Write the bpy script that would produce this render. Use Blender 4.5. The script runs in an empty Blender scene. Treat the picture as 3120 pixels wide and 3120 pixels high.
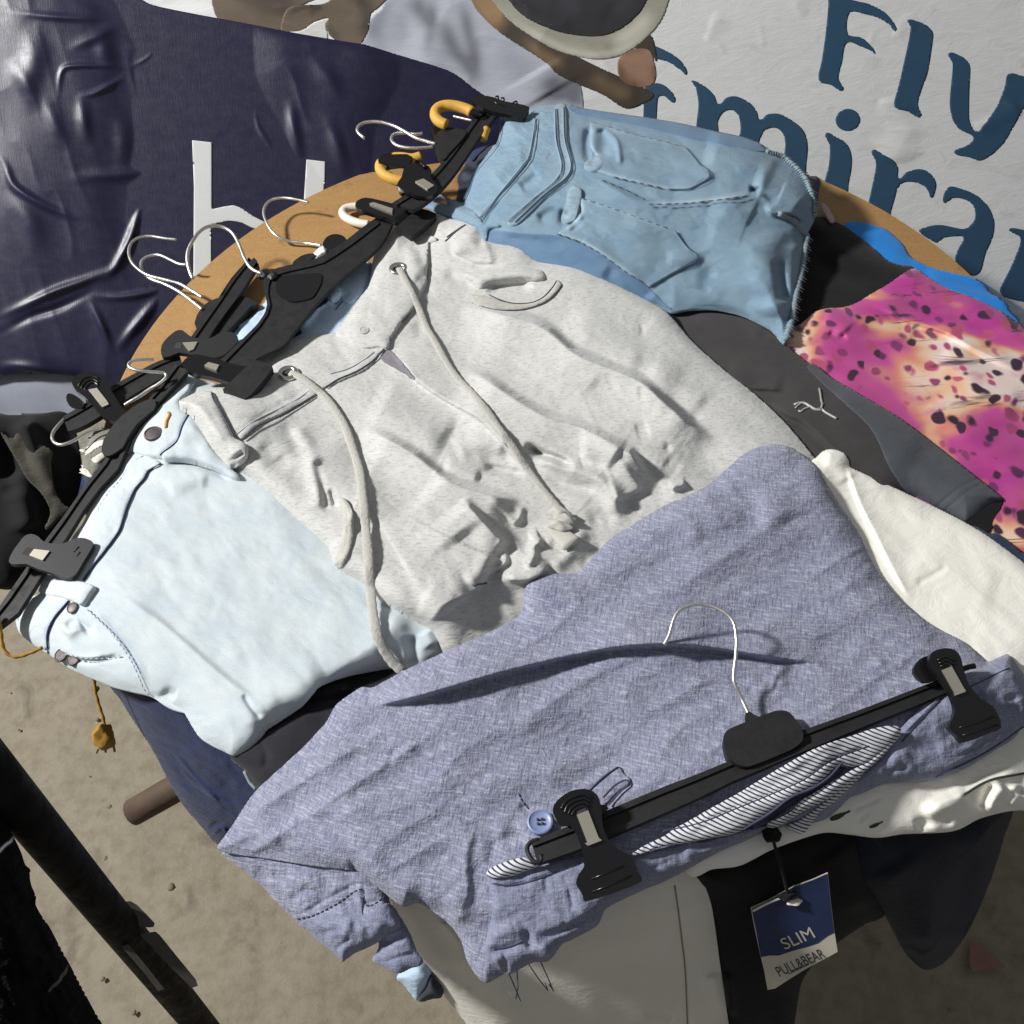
import bpy, bmesh, math, random
import numpy as np
from mathutils import Vector, Matrix

random.seed(4)
rng = np.random.default_rng(11)
C = bpy.context.scene.collection
SC = bpy.context.scene

# ------------------------------------------------------------------ camera
ZT = 0.72                       # table top height
CAM = np.array([0.0, 0.0, ZT + 0.74])
FOV = math.radians(53.0)
PITCH, ROLL = math.radians(51.0), math.radians(-4.0)
W0 = 3120.0                     # pixel size of the photograph's frame, used to measure it
FPX = W0 / 2 / math.tan(FOV / 2)
_F = np.array([0, math.cos(PITCH), -math.sin(PITCH)])
_r0 = np.array([1.0, 0, 0]); _u0 = np.cross(_r0, _F)
_R = math.cos(ROLL) * _r0 + math.sin(ROLL) * _u0
_U = -math.sin(ROLL) * _r0 + math.cos(ROLL) * _u0
cam_d = bpy.data.cameras.new('camera'); cam = bpy.data.objects.new('camera', cam_d); C.objects.link(cam)
cam.matrix_world = Matrix(((_R[0], _U[0], -_F[0], CAM[0]), (_R[1], _U[1], -_F[1], CAM[1]),
                           (_R[2], _U[2], -_F[2], CAM[2]), (0, 0, 0, 1)))
cam_d.sensor_fit = 'HORIZONTAL'; cam_d.angle = FOV; cam_d.clip_start = 0.02; cam_d.clip_end = 200
SC.camera = cam

# ------------------------------------------------------------------ night: dim surroundings and one lamp hung over the stall
world = bpy.data.worlds.new('World'); SC.world = world; world.use_nodes = True
_bg = world.node_tree.nodes['Background']
_bg.inputs['Color'].default_value = (0.95, 0.97, 1.0, 1); _bg.inputs['Strength'].default_value = 0.21
LAMP = (-2.2, 0.88, ZT + 1.9)
_l = bpy.data.lights.new('stall_lamp', 'POINT'); _l.energy = 540; _l.shadow_soft_size = 0.15; _l.color = (1.0, 0.985, 0.955)
lamp = bpy.data.objects.new('stall_lamp', _l); lamp.location = LAMP; C.objects.link(lamp)
SC.view_settings.view_transform = 'Standard'; SC.view_settings.look = 'None'
SC.view_settings.exposure = 0.0; SC.view_settings.gamma = 1.0

# ------------------------------------------------------------------ measuring helpers
CROP = dict(A=(0, 900, .41408), B=(600, 600, .41408), C=(1000, 200, .41408), D=(0, 1500, .41408), E=(1400, 300, .62112),
            F=(700, 1000, .62112), G=(600, 2000, .62112), H=(2400, 400, .37267), J=(2020, 1000, .56936), K=(0, 2020, .56936),
            N=(1000, 2020, .56936), L=(2020, 2020, .56936), M=(2020, 0, .56936), U=(1000, 0, .56936), V=(0, 0, .56936),
            P=(1550, 2050, .36232), Q=(2200, 1950, .47619), S=(0, 2500, .32091), T=(700, 0, .5176), Z=(0, 0, 1.61491), X=(1250, 1250, .3882), Y=(1350, 900, .41408), O=(0, 0, 1.0))

def px(spec):
    """'A 10 20 30 40 B 5 6' -> measured points (x, y) in the photograph"""
    out = []; k = 'O'; buf = []
    for w in spec.replace(',', ' ').split():
        if w in CROP: k = w
        else:
            buf.append(float(w))
            if len(buf) == 2:
                o = CROP[k]; out.append((o[0] + buf[0] * o[2], o[1] + buf[1] * o[2])); buf = []
    return np.array(out)

def spline(p, n=6, closed=False):
    p = np.asarray(p, float)
    if len(p) < 3: return p
    m = len(p); out = []
    for i in range(m if closed else m - 1):
        if closed: a, b, c, d = p[(i - 1) % m], p[i], p[(i + 1) % m], p[(i + 2) % m]
        else: a, b, c, d = p[max(i - 1, 0)], p[i], p[i + 1], p[min(i + 2, m - 1)]
        # centripetal-ish: limit the tangents to the shorter neighbouring span, so corners do not overshoot
        l1 = np.linalg.norm(c - b) + 1e-6
        t0 = (c - a) / (np.linalg.norm(c - a) + 1e-6) * min(l1, np.linalg.norm(b - a) + 1e-6 if not (a == b).all() else l1)
        t1 = (d - b) / (np.linalg.norm(d - b) + 1e-6) * min(l1, np.linalg.norm(d - c) + 1e-6 if not (d == c).all() else l1)
        for j in range(n):
            s = j / n
            h = (2*s**3 - 3*s**2 + 1, s**3 - 2*s**2 + s, -2*s**3 + 3*s**2, s**3 - s**2)
            out.append(h[0]*b + h[1]*t0 + h[2]*c + h[3]*t1)
    if not closed: out.append(p[-1])
    return np.array(out)

def rays(p):
    p = np.asarray(p, float)
    d = _F + ((p[..., 0:1] - W0/2) / FPX) * _R - ((p[..., 1:2] - W0/2) / FPX) * _U
    return d                                   # depth along the view axis = 1

def project(P):
    q = P - CAM; z = q @ _F
    return np.stack([W0/2 + FPX * (q @ _R) / z, W0/2 - FPX * (q @ _U) / z], -1)

def on_z(p, z):
    d = rays(p); t = (z - CAM[2]) / d[..., 2:3]
    return CAM + d * t

def on_plane(p, P0, n):
    d = rays(p); t = ((P0 - CAM) @ n) / (d @ n)
    return CAM + d * t[..., None]

# ------------------------------------------------------------------ the pile: a height map over the table
TC = np.array([0.068, 0.755]); TR = 0.478       # table centre and radius
GX0, GY0, GD = -1.1, -0.35, 0.005
GNX, GNY = 480, 440
gx = GX0 + np.arange(GNX) * GD; gy = GY0 + np.arange(GNY) * GD
GX, GY = np.meshgrid(gx, gy)                    # [iy, ix]
_rr = np.hypot(GX - TC[0], GY - TC[1]) - TR
SLOPE = 2.4
PILE = np.maximum(ZT - SLOPE * np.where(_rr > 0, _rr * _rr / (_rr + 0.012), 0), 0.03)

def box(a, r, ax):
    a = np.moveaxis(a, ax, 0); n = 2 * r + 1
    p = np.concatenate([np.repeat(a[:1], r + 1, 0), a, np.repeat(a[-1:], r, 0)], 0)
    c = np.cumsum(p, 0)
    return np.moveaxis((c[n:] - c[:-n]) / n, 0, ax)

def blur(a, sigma):
    r = max(1, int(round(sigma / GD * 1.0)))
    for _ in range(3): a = box(box(a, r, 0), r, 1)
    return a

def bil(a, fx, fy):
    """bilinear lookup at fractional column/row, clamped"""
    h, w = a.shape[:2]
    fx = np.clip(fx, 0, w - 1.001); fy = np.clip(fy, 0, h - 1.001)
    ix = fx.astype(int); iy = fy.astype(int); ux = fx - ix; uy = fy - iy
    if a.ndim == 3: ux = ux[..., None]; uy = uy[..., None]
    return (a[iy, ix] * (1-ux) + a[iy, ix+1] * ux) * (1-uy) + (a[iy+1, ix] * (1-ux) + a[iy+1, ix+1] * ux) * uy

def hmap(B, x, y): return bil(B, (x - GX0) / GD, (y - GY0) / GD)

def cast(B, p, steps=170):
    """where the sight lines through p first meet the height map B"""
    d = rays(p); z1, z0 = ZT + 0.26, 0.0
    lo = np.full(d.shape[:-1], (z1 - CAM[2])) / d[..., 2]; hi = (z0 - CAM[2]) / d[..., 2]
    ta = lo.copy(); tb = hi.copy(); done = np.zeros(lo.shape, bool)
    for k in range(1, steps + 1):
        t = lo + (hi - lo) * (k / steps) ** 1.5
        P = CAM + d * t[..., None]
        hit = (P[..., 2] <= hmap(B, P[..., 0], P[..., 1])) & ~done
        tb = np.where(hit, t, tb); done |= hit
        ta = np.where(done, ta, t)
        if done.all(): break
    for _ in range(12):
        t = (ta + tb) / 2; P = CAM + d * t[..., None]
        below = P[..., 2] <= hmap(B, P[..., 0], P[..., 1])
        tb = np.where(below, t, tb); ta = np.where(below, ta, t)
    return CAM + d * tb[..., None]

# ------------------------------------------------------------------ rasters of distances
RS = 3.0                                        # raster cell, photograph pixels

def seg_dist(X, Y, poly, closed=False):
    best = np.full(X.shape, 1e18); side = np.zeros(X.shape); par = np.zeros(X.shape)
    P = np.asarray(poly, float); n = len(P) if closed else len(P) - 1
    L = np.concatenate([[0], np.cumsum(np.hypot(*np.diff(P, axis=0).T))]); tot = L[-1] + 1e-9
    for i in range(n):
        a = P[i]; b = P[(i + 1) % len(P)]; e = b - a; ee = e @ e
        if ee < 1e-12: continue
        wx = X - a[0]; wy = Y - a[1]
        t = np.clip((wx * e[0] + wy * e[1]) / ee, 0, 1)
        dx = wx - e[0] * t; dy = wy - e[1] * t
        d2 = dx * dx + dy * dy
        m = d2 < best
        best = np.where(m, d2, best)
        side = np.where(m, e[0] * wy - e[1] * wx, side)     # >0 : right of the travel direction as seen in the picture
        if not closed: par = np.where(m, (L[i] + t * math.sqrt(ee)) / tot, par)
    return np.sqrt(best), side, par

def inside(X, Y, poly):
    P = np.asarray(poly); c = np.zeros(X.shape, bool); j = len(P) - 1
    for i in range(len(P)):
        xi, yi = P[i]; xj, yj = P[j]
        if yi != yj:
            m = ((yi > Y) != (yj > Y)) & (X < (xj - xi) * (Y - yi) / (yj - yi) + xi)
            c ^= m
        j = i
    return c

def vnoise(X, Y, scale, ang=0.0, stretch=1.0, seed=0):
    """smooth value noise in -1..1; 'stretch' lengthens it along the angle"""
    ca, sa = math.cos(math.radians(ang)), math.sin(math.radians(ang))
    u = (X * ca + Y * sa) / (scale * stretch) + 997 + seed * 13.7; v = (-X * sa + Y * ca) / scale + 991 + seed * 7.3
    iu = np.floor(u).astype(np.int64); iv = np.floor(v).astype(np.int64); fu = u - iu; fv = v - iv
    fu = fu*fu*fu*(fu*(fu*6-15)+10); fv = fv*fv*fv*(fv*(fv*6-15)+10)
    def hsh(a, b):
        h = (a * 374761393 + b * 668265263 + seed * 974711) & 0x7fffffff
        h = ((h ^ (h >> 13)) * 1274126177) & 0x7fffffff
        return ((h ^ (h >> 16)) & 0xffff) / 32767.5 - 1
    return (hsh(iu, iv)*(1-fu) + hsh(iu+1, iv)*fu)*(1-fv) + (hsh(iu, iv+1)*(1-fu) + hsh(iu+1, iv+1)*fu)*fv

def smooth01(t): t = np.clip(t, 0, 1); return t*t*(3-2*t)

class Layer:
    """a field of offsets (metres along the surface normal) over a rectangle of the photograph"""
    def __init__(s, lo, hi):
        s.lo = np.floor(np.asarray(lo) / RS) * RS; s.hi = np.asarray(hi)
        n = np.ceil((s.hi - s.lo) / RS).astype(int) + 2
        s.X, s.Y = np.meshgrid(s.lo[0] + np.arange(n[0]) * RS, s.lo[1] + np.arange(n[1]) * RS)
        s.d = np.zeros(s.X.shape); s.fade = np.zeros(s.X.shape)
    def at(s, a, p): return bil(a, (p[..., 0] - s.lo[0]) / RS, (p[..., 1] - s.lo[1]) / RS)
    def stroke(s, kind, spec, amp, w, w2=None, taper=.18, fade=0.0):
        pts = px(spec) if isinstance(spec, str) else np.asarray(spec)
        pl = spline(pts, 5)
        R = max(w, w2 or 0) * (4.5 if kind in 'sS' else 2.6)
        a = np.maximum(((pl.min(0) - R - s.lo) / RS).astype(int), 0)
        b = ((pl.max(0) + R - s.lo) / RS).astype(int) + 2
        sl = (slice(a[1], max(b[1], 0)), slice(a[0], max(b[0], 0)))
        X = s.X[sl]; Y = s.Y[sl]
        if X.size == 0: return
        D, S, T = seg_dist(X, Y, pl)
        tp = smooth01(np.minimum(T, 1 - T) / taper) if taper > 0 else 1.0
        if kind == 'r': v = np.exp(-(D / w) ** 2)
        elif kind == 'c': v = -np.exp(-(D / w) ** 2)
        elif kind == 's':      # high on the left of the travel direction, cliff on the right
            v = np.where(S < 0, np.exp(-(D / w)), np.exp(-(D / (w2 or 8)) ** 2))
        elif kind == 'S':      # high on the right
            v = np.where(S > 0, np.exp(-(D / w)), np.exp(-(D / (w2 or 8)) ** 2))
        s.d[sl] += amp * 1e-3 * v * tp
        if fade: s.fade[sl] += fade * np.exp(-(D / w) ** 2) * tp

ALL = {}
def new_obj(name, verts, faces, mat=None, parent=None, smooth=True, uv=None, attrs=None):
    me = bpy.data.meshes.new(name)
    faces_l = faces if isinstance(faces, list) else None
    if faces_l is None:
        nv, nf = len(verts), len(faces); k = faces.shape[1]
        me.vertices.add(nv); me.vertices.foreach_set('co', np.ascontiguousarray(verts, np.float32).ravel())
        me.loops.add(nf * k); me.loops.foreach_set('vertex_index', np.ascontiguousarray(faces, np.int32).ravel())
        me.polygons.add(nf); me.polygons.foreach_set('loop_start', np.arange(0, nf * k, k, dtype=np.int32))
        me.update(calc_edges=True)
    else:
        me.from_pydata([tuple(v) for v in verts], [], faces_l); me.update()
    if uv is not None:
        ul = me.uv_layers.new(name='UVMap'); li = np.zeros(len(me.loops), np.int32); me.loops.foreach_get('vertex_index', li)
        ul.data.foreach_set('uv', np.ascontiguousarray(uv[li], np.float32).ravel())
    for k, a in (attrs or {}).items():
        at = me.attributes.new(k, 'FLOAT', 'POINT'); at.data.foreach_set('value', np.ascontiguousarray(a, np.float32))
    if smooth: me.polygons.foreach_set('use_smooth', np.ones(len(me.polygons), bool))
    me.validate()
    o = bpy.data.objects.new(name, me); C.objects.link(o)
    if mat: me.materials.append(mat)
    if parent is not None: o.parent = parent
    return o

def tag(o, label=None, cat=None, group=None, kind=None):
    if label: o['label'] = label
    if cat: o['category'] = cat
    if group: o['group'] = group
    if kind: o['kind'] = kind
    return o

def empty(name, label, cat, group=None, loc=(0, 0, 0)):
    """a thing's root, at its base; children keep world coordinates through the parent inverse"""
    o = bpy.data.objects.new(name, None); C.objects.link(o); o.location = loc; o.empty_display_size = .05
    return tag(o, label, cat, group)

def adopt(child, parent):
    child.parent = parent
    child.matrix_parent_inverse = Matrix.Translation(Vector(parent.location)).inverted()
    return child

class Sheet:
    """cloth lying on the pile (or on a plane), cut to a measured outline, with folds; becomes one mesh"""
    def __init__(s, name, outline, mat, parent=None, on='pile', plane=None, host=None, lift=1.0, thick=2.0, puff=(3, 30),
                 strokes=(), noise=(), step=4.2, sharp=False, grain=0.0, soften=0.02, stuff=(), n=5, update=True, base_add=None, label=None, z_add=0.0, soft=None, overhang=None):
        pts = px(outline) if isinstance(outline, str) else np.asarray(outline)
        pl = pts if sharp else spline(pts, n, True)
        s.poly = pl
        lo, hi = pl.min(0) - 24, pl.max(0) + 24
        lo = np.maximum(lo, -160); hi = np.minimum(hi, W0 + 160)
        s.L = Ly = Layer(lo, hi)
        # base surface on a coarse grid of sight lines
        if host is not None:
            s.base, s.nrm, s.blo, s.bs, s.B = host.base, host.nrm, host.blo, host.bs, host.B
            hd = host.L.at(host.L.d, np.stack([Ly.X, Ly.Y], -1))
        else:
            s.bs = 8.0; s.blo = lo - 16
            nn = ((hi + 16 - s.blo) / s.bs).astype(int) + 2
            bx, by = np.meshgrid(s.blo[0] + np.arange(nn[0]) * s.bs, s.blo[1] + np.arange(nn[1]) * s.bs)
            bp = np.stack([bx, by], -1)
            if on == 'pile':
                B = PILE
                if overhang:                         # stiff or supported cloth: it runs on past the rim with a little droop
                    w = on_z(pl, ZT + overhang[0])[:, :2]
                    D0, _, _ = seg_dist(GX, GY, w, True); i0 = inside(GX, GY, w)
                    B = np.maximum(B, ZT + overhang[0] - overhang[1] * np.maximum(_rr, 0) - np.where(i0, 0, 2.4 * np.maximum(D0 - .07, 0)))
                if stuff:
                    B = B.copy()
                    for (cx, cy, h, rx, ry, ang) in stuff:
                        c = on_z(np.array([cx, cy], float), ZT)
                        ca, sa = math.cos(math.radians(ang)), math.sin(math.radians(ang))
                        u = ((GX - c[0]) * ca + (GY - c[1]) * sa) / rx; v = (-(GX - c[0]) * sa + (GY - c[1]) * ca) / ry
                        B = np.maximum(B, np.where(u*u + v*v < 9, ZT + h * np.exp(-(u*u + v*v) ** 2), -1))
                B = np.maximum(B, blur(B, soften)); B = np.maximum(blur(B, soften * .5), PILE) + lift * 1e-3
                B = blur(B, 0.005) + z_add
                s.B = B
                s.base = cast(B, bp)
            else:
                s.B = None
                s.base = on_plane(bp, np.asarray(plane[0], float), np.asarray(plane[1], float))
            gu = np.gradient(s.base, axis=1); gv = np.gradient(s.base, axis=0)
            nm = np.cross(gv, gu); nm /= np.linalg.norm(nm, axis=-1, keepdims=True) + 1e-12
            for _ in range(2): nm = box(box(nm, 2, 0), 2, 1)
            nm /= np.linalg.norm(nm, axis=-1, keepdims=True) + 1e-12
            s.nrm = np.where((nm * (s.base - CAM)).sum(-1, keepdims=True) > 0, -nm, nm)
            hd = 0.0
        D, _, _ = seg_dist(Ly.X, Ly.Y, pl, True)
        ins = inside(Ly.X, Ly.Y, pl)
        s.sd = np.where(ins, D, -D)
        dd = np.maximum(s.sd, 0)
        own = puff[0] * 1e-3 * (1 - np.exp(-dd / puff[1]))
        Ly.d = own
        edge = 1 - np.exp(-dd / 14.0)
        for (amp, sc, ang, st, seed, *mode) in noise:
            v = vnoise(Ly.X, Ly.Y, sc, ang, st, seed)
            if mode and mode[0] == 'ridge': v = 1 - 2 * np.abs(v)
            Ly.d = Ly.d + amp * 1e-3 * v * edge
        for st in strokes:
            if soft is not None:                    # softened folds: (height factor, width factor, end taper)
                st = list(st) + [None] * (6 - len(st))
                if st[3] > 4.5 and (soft[3] == '*' or st[0] in soft[3]) and not (st[5] or {}).get('keep'):
                    st[2] = st[2] * soft[0]; st[3] = st[3] * soft[1]; st[5] = dict(taper=soft[2], **{k: v for k, v in (st[5] or {}).items() if k != 'taper'})
                st[5] = {k: v for k, v in (st[5] or {}).items() if k != 'keep'}
            Ly.stroke(*st[:4], **(dict(w2=st[4]) if len(st) > 4 and st[4] else {}), **(st[5] if len(st) > 5 else {}))
        if host is not None: Ly.d = np.maximum(Ly.d, 0.0) + hd + lift * 1e-3
        else: Ly.d = np.maximum(Ly.d, 0.0003)
        # ---- vertices
        nx = int((hi[0] - lo[0]) / step) + 2; ny = int((hi[1] - lo[1]) / step) + 2
        vx, vy = np.meshgrid(lo[0] + np.arange(nx) * step, lo[1] + np.arange(ny) * step)
        vp = np.stack([vx, vy], -1)
        sd = Ly.at(s.sd, vp)
        e = 2.0
        g = np.stack([Ly.at(s.sd, vp + (e, 0)) - Ly.at(s.sd, vp - (e, 0)), Ly.at(s.sd, vp + (0, e)) - Ly.at(s.sd, vp - (0, e))], -1)
        g /= np.linalg.norm(g, axis=-1, keepdims=True) + 1e-9
        snap = (sd < step * .35) & (sd > -step * .78)
        vp = np.where(snap[..., None], vp - g * sd[..., None], vp)
        ok = sd > -step * .78
        q = ok[:-1, :-1] & ok[:-1, 1:] & ok[1:, :-1] & ok[1:, 1:]
        ids = np.arange(nx * ny).reshape(ny, nx)
        faces = np.stack([ids[:-1, :-1][q], ids[1:, :-1][q], ids[1:, 1:][q], ids[:-1, 1:][q]], -1)
        used = np.unique(faces); remap = np.full(nx * ny, -1); remap[used] = np.arange(len(used))
        faces = remap[faces]; P2 = vp.reshape(-1, 2)[used]
        co, nrm = s.surf(P2)
        # ---- the cloth's own thickness: a turned-down border
        ed = np.concatenate([faces[:, [0, 1]], faces[:, [1, 2]], faces[:, [2, 3]], faces[:, [3, 0]]])
        key = np.sort(ed, 1); kk = key[:, 0].astype(np.int64) * (len(used) + 1) + key[:, 1]
        _, first, cnt = np.unique(kk, return_index=True, return_counts=True)
        be = ed[first[cnt == 1]]
        bv = np.unique(be); mp = np.full(len(used), -1); mp[bv] = np.arange(len(bv))
        low = co[bv] - nrm[bv] * (thick * 1e-3)
        sk = np.stack([be[:, 1], be[:, 0], len(used) + mp[be[:, 0]], len(used) + mp[be[:, 1]]], -1)
        co2 = np.concatenate([co, low]); faces = np.concatenate([faces, sk])
        ca, sa = math.cos(math.radians(grain)), math.sin(math.radians(grain))
        uv = np.stack([co2[:, 0] * ca + co2[:, 1] * sa, -co2[:, 0] * sa + co2[:, 1] * ca + co2[:, 2]], -1)
        fd = Ly.at(Ly.fade, P2); fd = np.concatenate([fd, fd[bv]])
        s.obj = new_obj(name, co2, faces, mat, None, True, uv, {'fade': fd} if np.abs(fd).max() > 1e-4 else None)
        if parent is not None: adopt(s.obj, parent) if parent.type == 'EMPTY' else setattr(s.obj, 'parent', parent)
        if label: s.obj['label'] = label
        if update and s.B is not None: s.update_pile()
    def basepos(s, P2):
        fx = (P2[..., 0] - s.blo[0]) / s.bs; fy = (P2[..., 1] - s.blo[1]) / s.bs
        b = bil(s.base, fx, fy); n = bil(s.nrm, fx, fy)
        return b, n / (np.linalg.norm(n, axis=-1, keepdims=True) + 1e-12)
    def surf(s, P2, lift=0.0):
        """points of the finished cloth at the measured positions: base point plus fold height along its normal,
        the base point chosen so that the raised point is the one that was measured"""
        q = np.asarray(P2, float); h = s.L.at(s.L.d, q)[..., None] + lift * 1e-3; p = q.copy()
        for _ in range(4):
            b, n = s.basepos(p); p = p + (q - project(b + n * h))
        b, n = s.basepos(p)
        return b + n * h, n
    def update_pile(s):
        global PILE
        m = s.B < ZT + .3
        pts = np.stack([GX, GY, s.B], -1)
        p = project(pts.reshape(-1, 3)).reshape(GX.shape + (2,))
        inb = (p[..., 0] > s.L.lo[0]) & (p[..., 0] < s.L.hi[0]) & (p[..., 1] > s.L.lo[1]) & (p[..., 1] < s.L.hi[1])
        q = p
        nrm3 = s.basepos(p)[1]
        for _ in range(2):
            d = s.L.at(s.L.d, q); q = np.where(inb[..., None], project(pts + nrm3 * d[..., None]), p)
        sd = s.L.at(s.sd, q); d = s.L.at(s.L.d, q)
        gyv, gxv = np.gradient(s.B, GD); nz = 1 / np.sqrt(1 + gxv**2 + gyv**2)
        new = s.B + d / np.maximum(nz, .35)
        PILE = np.where(inb & (sd > -2) & m, np.maximum(PILE, new), PILE)

def pile_at(p, lift=0.0, B=None):
    P = cast(PILE if B is None else B, np.asarray(p, float)); P = P.copy(); P[..., 2] += lift * 1e-3
    return P

# ------------------------------------------------------------------ solid helpers
def tube_mesh(pts, rad, sides=8, closed=False, cap=True, flat=1.0, up=None):
    P = np.asarray(pts, float); n = len(P)
    rad = np.broadcast_to(np.asarray(rad, float), (n,))
    T = np.gradient(P, axis=0) if not closed else np.roll(P, -1, 0) - np.roll(P, 1, 0)
    T /= np.linalg.norm(T, axis=1, keepdims=True) + 1e-12
    N = np.zeros_like(P)
    u = np.array(up if up is not None else (0, 0, 1.0), float)
    if abs(T[0] @ u) > .95: u = np.array([1.0, 0, 0])
    for i in range(n):
        v = u - T[i] * (u @ T[i]); v /= np.linalg.norm(v) + 1e-12; N[i] = v
        if up is None: u = v
    Bn = np.cross(T, N)
    a = np.arange(sides) / sides * 2 * math.pi
    V = P[:, None] + rad[:, None, None] * (np.cos(a)[None, :, None] * N[:, None] * flat + np.sin(a)[None, :, None] * Bn[:, None])
    V = V.reshape(-1, 3); fs = []
    for i in range(n if closed else n - 1):
        j = (i + 1) % n
        for k in range(sides):
            l = (k + 1) % sides
            fs.append((i*sides + k, i*sides + l, j*sides + l, j*sides + k))
    if cap and not closed:
        fs.append(tuple(range(sides))[::-1]); fs.append(tuple((n-1)*sides + k for k in range(sides)))
    return V, fs

def tube(name, pts, rad, mat, parent=None, **kw):
    V, f = tube_mesh(pts, rad, **kw)
    o = new_obj(name, V, f, mat)
    if parent is not None: adopt(o, parent) if parent.type == 'EMPTY' else setattr(o, 'parent', parent)
    return o

def join_meshes(parts):
    V = []; F = []; k = 0
    for v, f in parts:
        V.extend([tuple(x) for x in v]); F.extend([tuple(i + k for i in q) for q in f]); k += len(v)
    return V, F

def resample(p, dist):
    p = np.asarray(p, float); L = np.concatenate([[0], np.cumsum(np.linalg.norm(np.diff(p, axis=0), axis=1))])
    n = max(2, int(L[-1] / dist) + 1); t = np.linspace(0, L[-1], n)
    return np.stack([np.interp(t, L, p[:, i]) for i in range(p.shape[1])], -1)

def thread(name, sheet, spec, rad, mat, parent=None, dash=None, lift=0.15, step=9, closed=False):
    """stitching or piping laid on a cloth along a measured line; dash = (on, off) photograph pixels"""
    pl = resample(spline(px(spec) if isinstance(spec, str) else spec, 6, closed), step if not dash else dash[0] / 2)
    if dash:
        parts = []; pl = resample(pl, 3.0); per = (dash[0] + dash[1]) / 3.0; on = dash[0] / 3.0
        i = 0.0
        while i + on < len(pl) - 1:
            seg = pl[int(i):int(i + on) + 1]
            if len(seg) >= 2:
                seg = seg[np.linspace(0, len(seg) - 1, 3).astype(int)]
                P, _ = sheet.surf(seg, lift); parts.append(tube_mesh(P, rad * 1e-3, 4))
            i += per
        V, f = join_meshes(parts)
        o = new_obj(name, V, f, mat)
    else:
        P, nn = sheet.surf(pl, lift)
        V, f = tube_mesh(P, rad * 1e-3, 6)
        o = new_obj(name, V, f, mat)
    par = parent if parent is not None else sheet.obj
    adopt(o, par) if par.type == 'EMPTY' else setattr(o, 'parent', par)
    return o

def bevelled(name, bm, mat, parent=None, bevel=0.0, seg=2, smooth=True):
    if bevel:
        es = [e for e in bm.edges if len(e.link_faces) == 2 and e.calc_face_angle() > .5]
        bmesh.ops.bevel(bm, geom=es, offset=bevel, segments=seg, profile=.6, affect='EDGES', clamp_overlap=True)
    bmesh.ops.recalc_face_normals(bm, faces=bm.faces)
    me = bpy.data.meshes.new(name); bm.to_mesh(me); bm.free()
    if smooth:
        for p in me.polygons: p.use_smooth = True
        try: me.set_sharp_from_angle(angle=math.radians(38))
        except Exception: pass
    o = bpy.data.objects.new(name, me); C.objects.link(o)
    if mat: me.materials.append(mat)
    if parent is not None: adopt(o, parent) if parent.type == 'EMPTY' else setattr(o, 'parent', parent)
    return o

class Plane:
    """a real plane in the place through three anchors (measured position, height above the table in mm)"""
    def __init__(s, anchors):
        P = [on_z(np.array(a[:2], float), ZT + a[2] * 1e-3) for a in anchors]
        if len(P) == 2:
            v = P[1] - P[0]; s.n = np.cross(np.cross(v, (0, 0, 1.0)), v) if abs(v[2]) > 1e-6 else np.array([0, 0, 1.0])
        elif len(P) == 1: s.n = np.array([0, 0, 1.0])
        else: s.n = np.cross(P[1] - P[0], P[2] - P[0])
        s.n = s.n / np.linalg.norm(s.n); s.n = s.n if s.n[2] > 0 else -s.n
        s.P0 = P[0]
    def pt(s, p, up=0.0):
        return on_plane(np.asarray(p, float), s.P0 + s.n * up * 1e-3, s.n)
    def off(s, p, up): return s.pt(p) + s.n * up * 1e-3

def slab(name, pln, spec, thick, mat, parent=None, up=0.0, bevel=.6, smoothn=0, holes=None):
    """flat solid piece: measured outline on a plane, 'thick' mm, its top 'up' mm above the plane"""
    p = px(spec) if isinstance(spec, str) else np.asarray(spec)
    if smoothn: p = spline(p, smoothn, True)
    top = pln.pt(p, up)
    bm = bmesh.new()
    vt = [bm.verts.new(v) for v in top]; vb = [bm.verts.new(v - pln.n * thick * 1e-3) for v in top]
    n = len(vt)
    bm.faces.new(vt); bm.faces.new(vb[::-1])
    for i in range(n): bm.faces.new((vt[i], vb[i], vb[(i+1) % n], vt[(i+1) % n]))
    return bevelled(name, bm, mat, parent, bevel * 1e-3)

# ------------------------------------------------------------------ materials
def mat_new(name):
    m = bpy.data.materials.new(name); m.use_nodes = True
    nt = m.node_tree; b = nt.nodes['Principled BSDF']
    return m, nt, b

def N(nt, typ, **kw):
    n = nt.nodes.new(typ)
    for k, v in kw.items():
        if k in n.inputs: n.inputs[k].default_value = v
        else: setattr(n, k, v)
    return n

def rgb(h):
    """sRGB hex -> linear"""
    v = [int(h[i:i+2], 16) / 255 for i in (0, 2, 4)]
    return tuple((x / 12.92 if x <= .04045 else ((x + .055) / 1.055) ** 2.4) for x in v) + (1,)

def mixc(nt, fac, a, b, mode='MIX'):
    m = N(nt, 'ShaderNodeMix', data_type='RGBA', blend_type=mode)
    for i, v in ((0, fac), (6, a), (7, b)):
        if hasattr(v, 'is_linked') or isinstance(v, bpy.types.NodeSocket): nt.links.new(v, m.inputs[i])
        else: m.inputs[i].default_value = v
    return m.outputs[2]

def ramp(nt, fac, stops, interp='LINEAR'):
    r = N(nt, 'ShaderNodeValToRGB'); r.color_ramp.interpolation = interp
    els = r.color_ramp.elements
    while len(els) < len(stops): els.new(.5)
    for e, (p, c) in zip(els, stops): e.position = p; e.color = c if len(c) == 4 else tuple(c) + (1,)
    nt.links.new(fac, r.inputs[0]); return r.outputs[0]

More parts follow.
